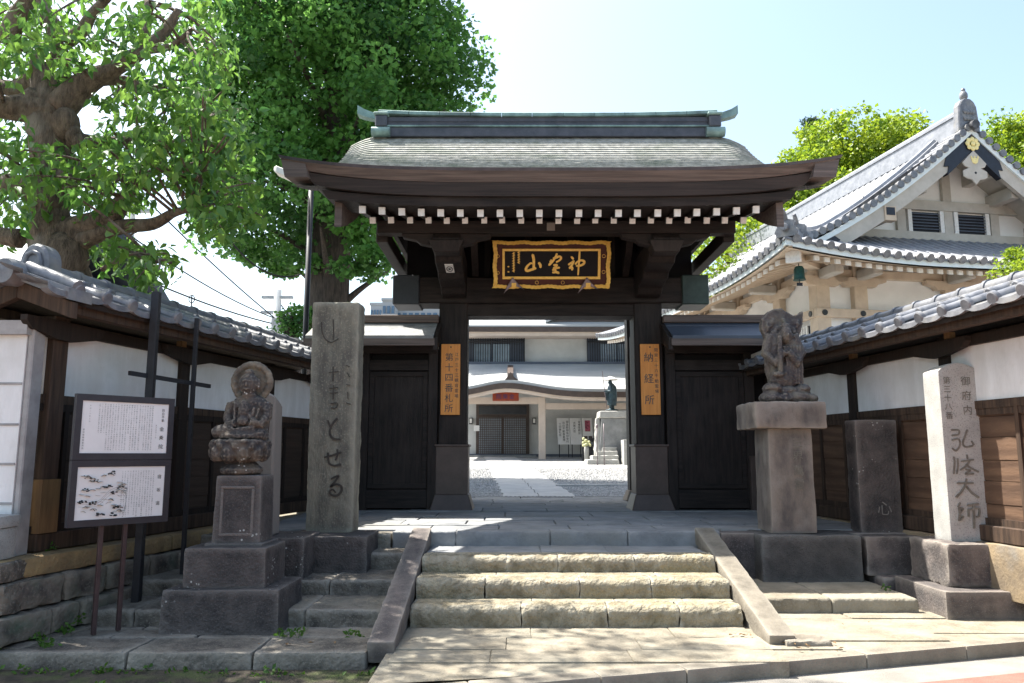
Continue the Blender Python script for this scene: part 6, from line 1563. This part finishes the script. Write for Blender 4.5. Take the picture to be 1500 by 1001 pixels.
# --- broad-leaved tree on the left
bt = thing('broadleaf_tree', 'gnarled old tree with large drooping leaves behind the left wall corner', 'tree', (-5.1, 8.9, .7))
TY = 8.9
def tp(px, py, dy=0): return at(px, py, TY + dy)
q = MB()
limb(q, [tp(95, 700), tp(90, 440), tp(82, 385), tp(72, 320), tp(74, 260), tp(72, 195), tp(74, 150), tp(60, 90)], [.40, .36, .29, .225, .205, .225, .18, .11], 16)
BR = [([(85, 160), (125, 122), (165, 102), (200, 80), (238, 50), (262, 15)], [.19, .15, .10, .09, .07, .045], 0), ([(80, 170), (40, 160), (8, 158), (-40, 150)], [.2, .17, .14, .10], -.5),
      ([(75, 150), (52, 120), (20, 130), (-30, 120)], [.15, .12, .1, .08], .4), ([(70, 150), (62, 90), (82, 50), (60, 0), (58, -60)], [.17, .13, .1, .08, .05], .3), ([(100, 60), (122, 42), (135, 20), (158, -4), (190, -40)], [.09, .08, .06, .05, .04], -.6),
      ([(10, 65), (22, 30), (40, 0), (50, -50)], [.13, .11, .09, .06], -.4), ([(88, 345), (120, 332), (162, 318), (178, 296), (200, 270)], [.19, .14, .12, .09, .04], -.5), ([(92, 362), (140, 345), (180, 332), (225, 328), (255, 312), (286, 305)], [.17, .10, .085, .07, .05, .03], -.8),
      ([(100, 205), (150, 208), (200, 206), (284, 208)], [.11, .07, .05, .025], .3), ([(120, 120), (180, 118), (240, 128)], [.08, .06, .04], .6), ([(210, 75), (250, 68), (282, 42)], [.05, .04, .02], -.2), ([(200, 84), (216, 40), (214, 0)], [.06, .05, .03], .3),
      ([(70, 290), (20, 270), (-30, 268)], [.15, .12, .1], .2), ([(90, 215), (120, 250), (180, 260), (290, 240), (300, 255)], [.09, .06, .045, .03, .015], .8), ([(150, 395), (190, 372), (215, 380), (250, 385)], [.03, .025, .02, .012], -1.2), ([(195, 120), (235, 140), (262, 160), (300, 180)], [.06, .045, .035, .02], .9),
      ([(30, 350), (0, 345), (-40, 330)], [.12, .1, .08], 0)]
LIMB = []
for pts, rad, dy in BR:
    LP = [tp(a, b, dy * i / len(pts)) for i, (a, b) in enumerate(pts)]; limb(q, LP, rad, 9)
    LIMB += [Vector(p[:3]) for p in cr([tuple(p) for p in LP], 5)]
for (px, py, r) in ((60, 185, .17), (96, 182, .16), (48, 155, .17), (108, 198, .10), (113, 206, .08), (112, 345, .14), (66, 335, .2), (95, 380, .26), (52, 168, .15), (70, 290, .2), (90, 260, .17)): 
    v = tp(px, py, -.08); ellipsoid(q, v, (r, r, r * 1.3), 12)
trunk_q = q
cs, rs_, tn, cn = [], [], [], []
ZONE = [(40, 30), (20, 60), (80, 15), (150, 30), (190, 15), (230, 20), (270, 10), (110, 85), (150, 75), (70, 75), (95, 100), (35, 90), (10, 100), (120, 100), (185, 55), (225, 70), (265, 50), (300, 20), (320, 45), (250, 95), (285, 85), (310, 75), (215, 110), (170, 130), (190, 150), (230, 140), (265, 130), (300, 115), (325, 110),
        (290, 150), (320, 155), (340, 175), (310, 185), (265, 175), (235, 185), (205, 180), (180, 200), (220, 215), (255, 215), (290, 215), (320, 215), (345, 220), (355, 200), (330, 245), (300, 245), (270, 250), (235, 245), (150, 205), (130, 215), (165, 225), (100, 225), (60, 230), (95, 245), (130, 240), (40, 215), (15, 205), (10, 240), (35, 250), (60, 255),
        (140, 255), (100, 262), (120, 275), (160, 262), (185, 270), (200, 250), (30, 275), (5, 268), (15, 300), (45, 285), (295, 280), (320, 275), (345, 270), (360, 300), (330, 305), (310, 300), (285, 275), (345, 325), (325, 335), (300, 320), (10, 330), (170, 285), (190, 300), (150, 300), (115, 310), (110, 362), (125, 372), (205, 366), (225, 378), (240, 385), (190, 358), (218, 395), (160, 378), (5, 20), (120, 5), (300, 200), (75, 105), (55, 65), (20, 165), (50, 15), (90, 35), (240, 225), (310, 260), (340, 190), (-20, 40), (-20, 100), (-20, 200), (-20, 300), (-25, 350), (280, 190), (260, 245), (245, 165)]
for (px, py) in ZONE:
    for j in range(3):
        v = at(px + random.uniform(-20, 20), py + random.uniform(-18, 18), TY + random.uniform(-1.5, 1.4)); cs.append(np.array(v)); rs_.append(.16 + .14 * random.random()); tn.append(.2 + .6 * random.random()); cn.append(random.randint(14, 24))
for i in range(230):            # the part of the crown above and left of the frame, which shades the forecourt
    px, py = random.uniform(-520, 330), random.uniform(-620, -20) if random.random() < .75 else random.uniform(-20, 330)
    if py > -20: px = random.uniform(-520, -50)
    v = at(px, py, TY + random.uniform(-2.0, 1.8)); cs.append(np.array(v)); rs_.append(.30 + .15 * random.random()); tn.append(.5); cn.append(34)
for c in cs[:3 * len(ZONE)]:
    c = Vector(c); p = min(LIMB, key=lambda a: (a - c).length); d = (c - p).length
    if .12 < d < 1.3 and random.random() < .6:
        m_ = p.lerp(c, .5) + Vector((random.uniform(-.06, .06), random.uniform(-.06, .06), .08 * d)); e = c + (c - p).normalized() * .12 - Vector((0, 0, .05))
        trunk_q.tube([Vector(v) for v in cr([tuple(p), tuple(m_), tuple(c), tuple(e)], 3)], [.020 - .0017 * i for i in range(10)], 5)
trunk_q.build('trunk', M['bark'], bt, smooth=True)
leaf_mesh('crown', L_NEAR, bt, cs, rs_, cn, .064, tn, flat=.8, droop=1.15, long=1.95, detail=True)

# --- trees at the right
def round_tree(label, px, py, Y, rx, rz_, n, leaf=.16, m=L_BRIGHT, cl=.8, per=80, name='round_tree'):
    v = at(px, py, Y); t = thing(name, label, 'tree', (v.x, Y, 0), 0, 'bright trees behind the hall' if name == 'round_tree' else None)
    q = MB(); limb(q, [(v.x, Y, 0), (v.x + .2, Y, v.z * .5), (v.x, Y, v.z)], [.4, .3, .15], 10)
    for i in range(10):
        a = i * .63 * 2; r = rx * .7; b = Vector((v.x, Y, v.z - rz_ * .6)); e = b + Vector((math.cos(a) * r, math.sin(a) * r, rz_ * (.5 + .5 * random.random()))); limb(q, [b, b.lerp(e, .5) + Vector((0, 0, .2)), e], [.14, .09, .03], 6)
    q.build('trunk', M['bark_dark'], t, smooth=True)
    cs, rr, tn = [], [], []
    for i in range(n):
        d = rng.normal(size=3); d /= np.linalg.norm(d); k = rng.random() ** .25
        cs.append(np.array(v) + d * np.array([rx, rx, rz_]) * k * (1 + .12 * math.sin(6 * d[0] + 5 * d[2]))); rr.append(cl * (.7 + .6 * rng.random())); tn.append(.1 + .8 * rng.random())
    leaf_mesh('crown', m, t, cs, rr, [per] * n, leaf, tn, flat=.65, long=1.3, shell=.35)
round_tree('broad bright yellow-green tree crown rising above the hall roof slope', 1262, 275, 40, 4.4, 3.6, 420, .17)
round_tree('lower bright yellow-green tree between the gate roof tip and the hall', 1195, 320, 36, 2.6, 2.3, 190, .16)
round_tree('loose yellow-green tree filling the gap under the right end of the gate eave', 1095, 385, 33, 2.9, 2.6, 130, .14, per=60)
round_tree('bright yellow-green tree showing right of the hall gable peak', 1500, 255, 42, 3.4, 3.0, 260, .16)
round_tree('small bright shrub-like tree crown poking over the right wall at the frame edge', 1530, 402, 15.2, .85, .55, 70, .055, cl=.28, per=70, name='small_tree')
v = at(1192, 225, 46); t = thing('conifer_tree', 'dark feathery conifer top behind the bright tree near the gate roof tip', 'tree', (v.x, 46, 0))
q = MB(); limb(q, [(v.x, 46, 0), (v.x, 46, v.z), (v.x + .3, 46, v.z + 2.4)], [.4, .25, .03], 8); cs, rr = [], []
for i in range(70):
    h = rng.random(); z = v.z - 4 + 6.3 * h; r = (1 - h) * 3.2 + .25; a = rng.random() * 6.28; k = rng.random() ** .5
    cs.append((v.x + math.cos(a) * r * k - (1 - h) * .6, 46 + math.sin(a) * r * k, z)); rr.append(.45); q.tube([(v.x, 46, z - .3), (v.x + math.cos(a) * r * k, 46 + math.sin(a) * r * k, z)], .03, 5)
q.build('trunk', M['bark_dark'], t); leaf_mesh('crown', L_CON, t, cs, rr, [70] * 70, .06, [.5] * 70, flat=.4, long=4.0)
round_tree('low bush of leaves under the cables just left of the ginkgo trunk', 425, 478, 19.5, .45, .45, 22, .07, m=L_GINKGO, cl=.25, per=60, name='bush')
# weeds and litter
cs, rr, cn = [], [], []
for x in np.linspace(-4.3, -1.0, 26): cs.append((x + random.uniform(-.06, .06), 6.10 - random.uniform(0, .1), random.uniform(-.06, .0))); rr.append(.05); cn.append(random.randint(8, 22))
for px, py in ((15, 975), (60, 992), (130, 985), (180, 998), (240, 992), (300, 994), (380, 997), (440, 990), (480, 994), (110, 990), (30, 995)): v = at(px, py, 5.45); cs.append((v.x, 5.45 + random.uniform(-.1, .15), max(-.06, min(v.z, .0)))); rr.append(.06); cn.append(26)
for x, y, z in ((-3.75, 6.45, .13), (-3.68, 6.7, .15), (-3.72, 6.95, .18), (-3.6, 6.3, .12), (-3.85, 7.3, .28), (-1.86, 6.62, .12), (-1.75, 6.66, .12), (-1.3, 6.66, .11), (-3.9, 7.6, .35), (-3.95, 6.1, .1)): cs.append((x, y, z)); rr.append(.075); cn.append(34)
for x, y, z in ((-4.02, 6.95, .77), (2.45, 8.1, .24), (3.72, 8.05, .24)): cs.append((x, y, z)); rr.append(.05); cn.append(20)
o = leaf_mesh('weeds', L_WEED, None, cs, rr, cn, .022, [.5] * len(cs), flat=.6, long=2.0, droop=-.5); tag(o, 'small green weeds growing at the foot of the left stones', 'weeds', kind='stuff')
q = MB()
for i in range(46):
    zone = random.choice(((2.1, 2.6, 6.1, 6.4, .112), (.2, .5, 7.07, 7.2, .452), (1.75, 1.98, 6.62, 6.7, .115), (1.3, 2.6, 5.30, 5.40, .0), (2.4, 3.8, 7.0, 7.2, .112), (-2.5, -1, 6.3, 6.6, .112)))
    x, y, z = random.uniform(*zone[:2]), random.uniform(*zone[2:4]), zone[4]; a = random.random() * 6; s = random.uniform(.015, .035)
    if zone[4] == 0.0: y = kf(x) - random.uniform(.02, .10); z = -.004
    ca, sa = math.cos(a) * s, math.sin(a) * s; q.add([(x - ca, y - sa, z), (x + sa * .4, y - ca * .4, z + .012), (x + ca, y + sa, z + .004), (x - sa * .4, y + ca * .4, z + .010)], [(0, 1, 2, 3)])
o = q.build('dry_leaves', M['tan_wood'], recalc=False); tag(o, 'few brown dry leaves lying on the steps and along the kerb', 'dry leaves', kind='stuff')
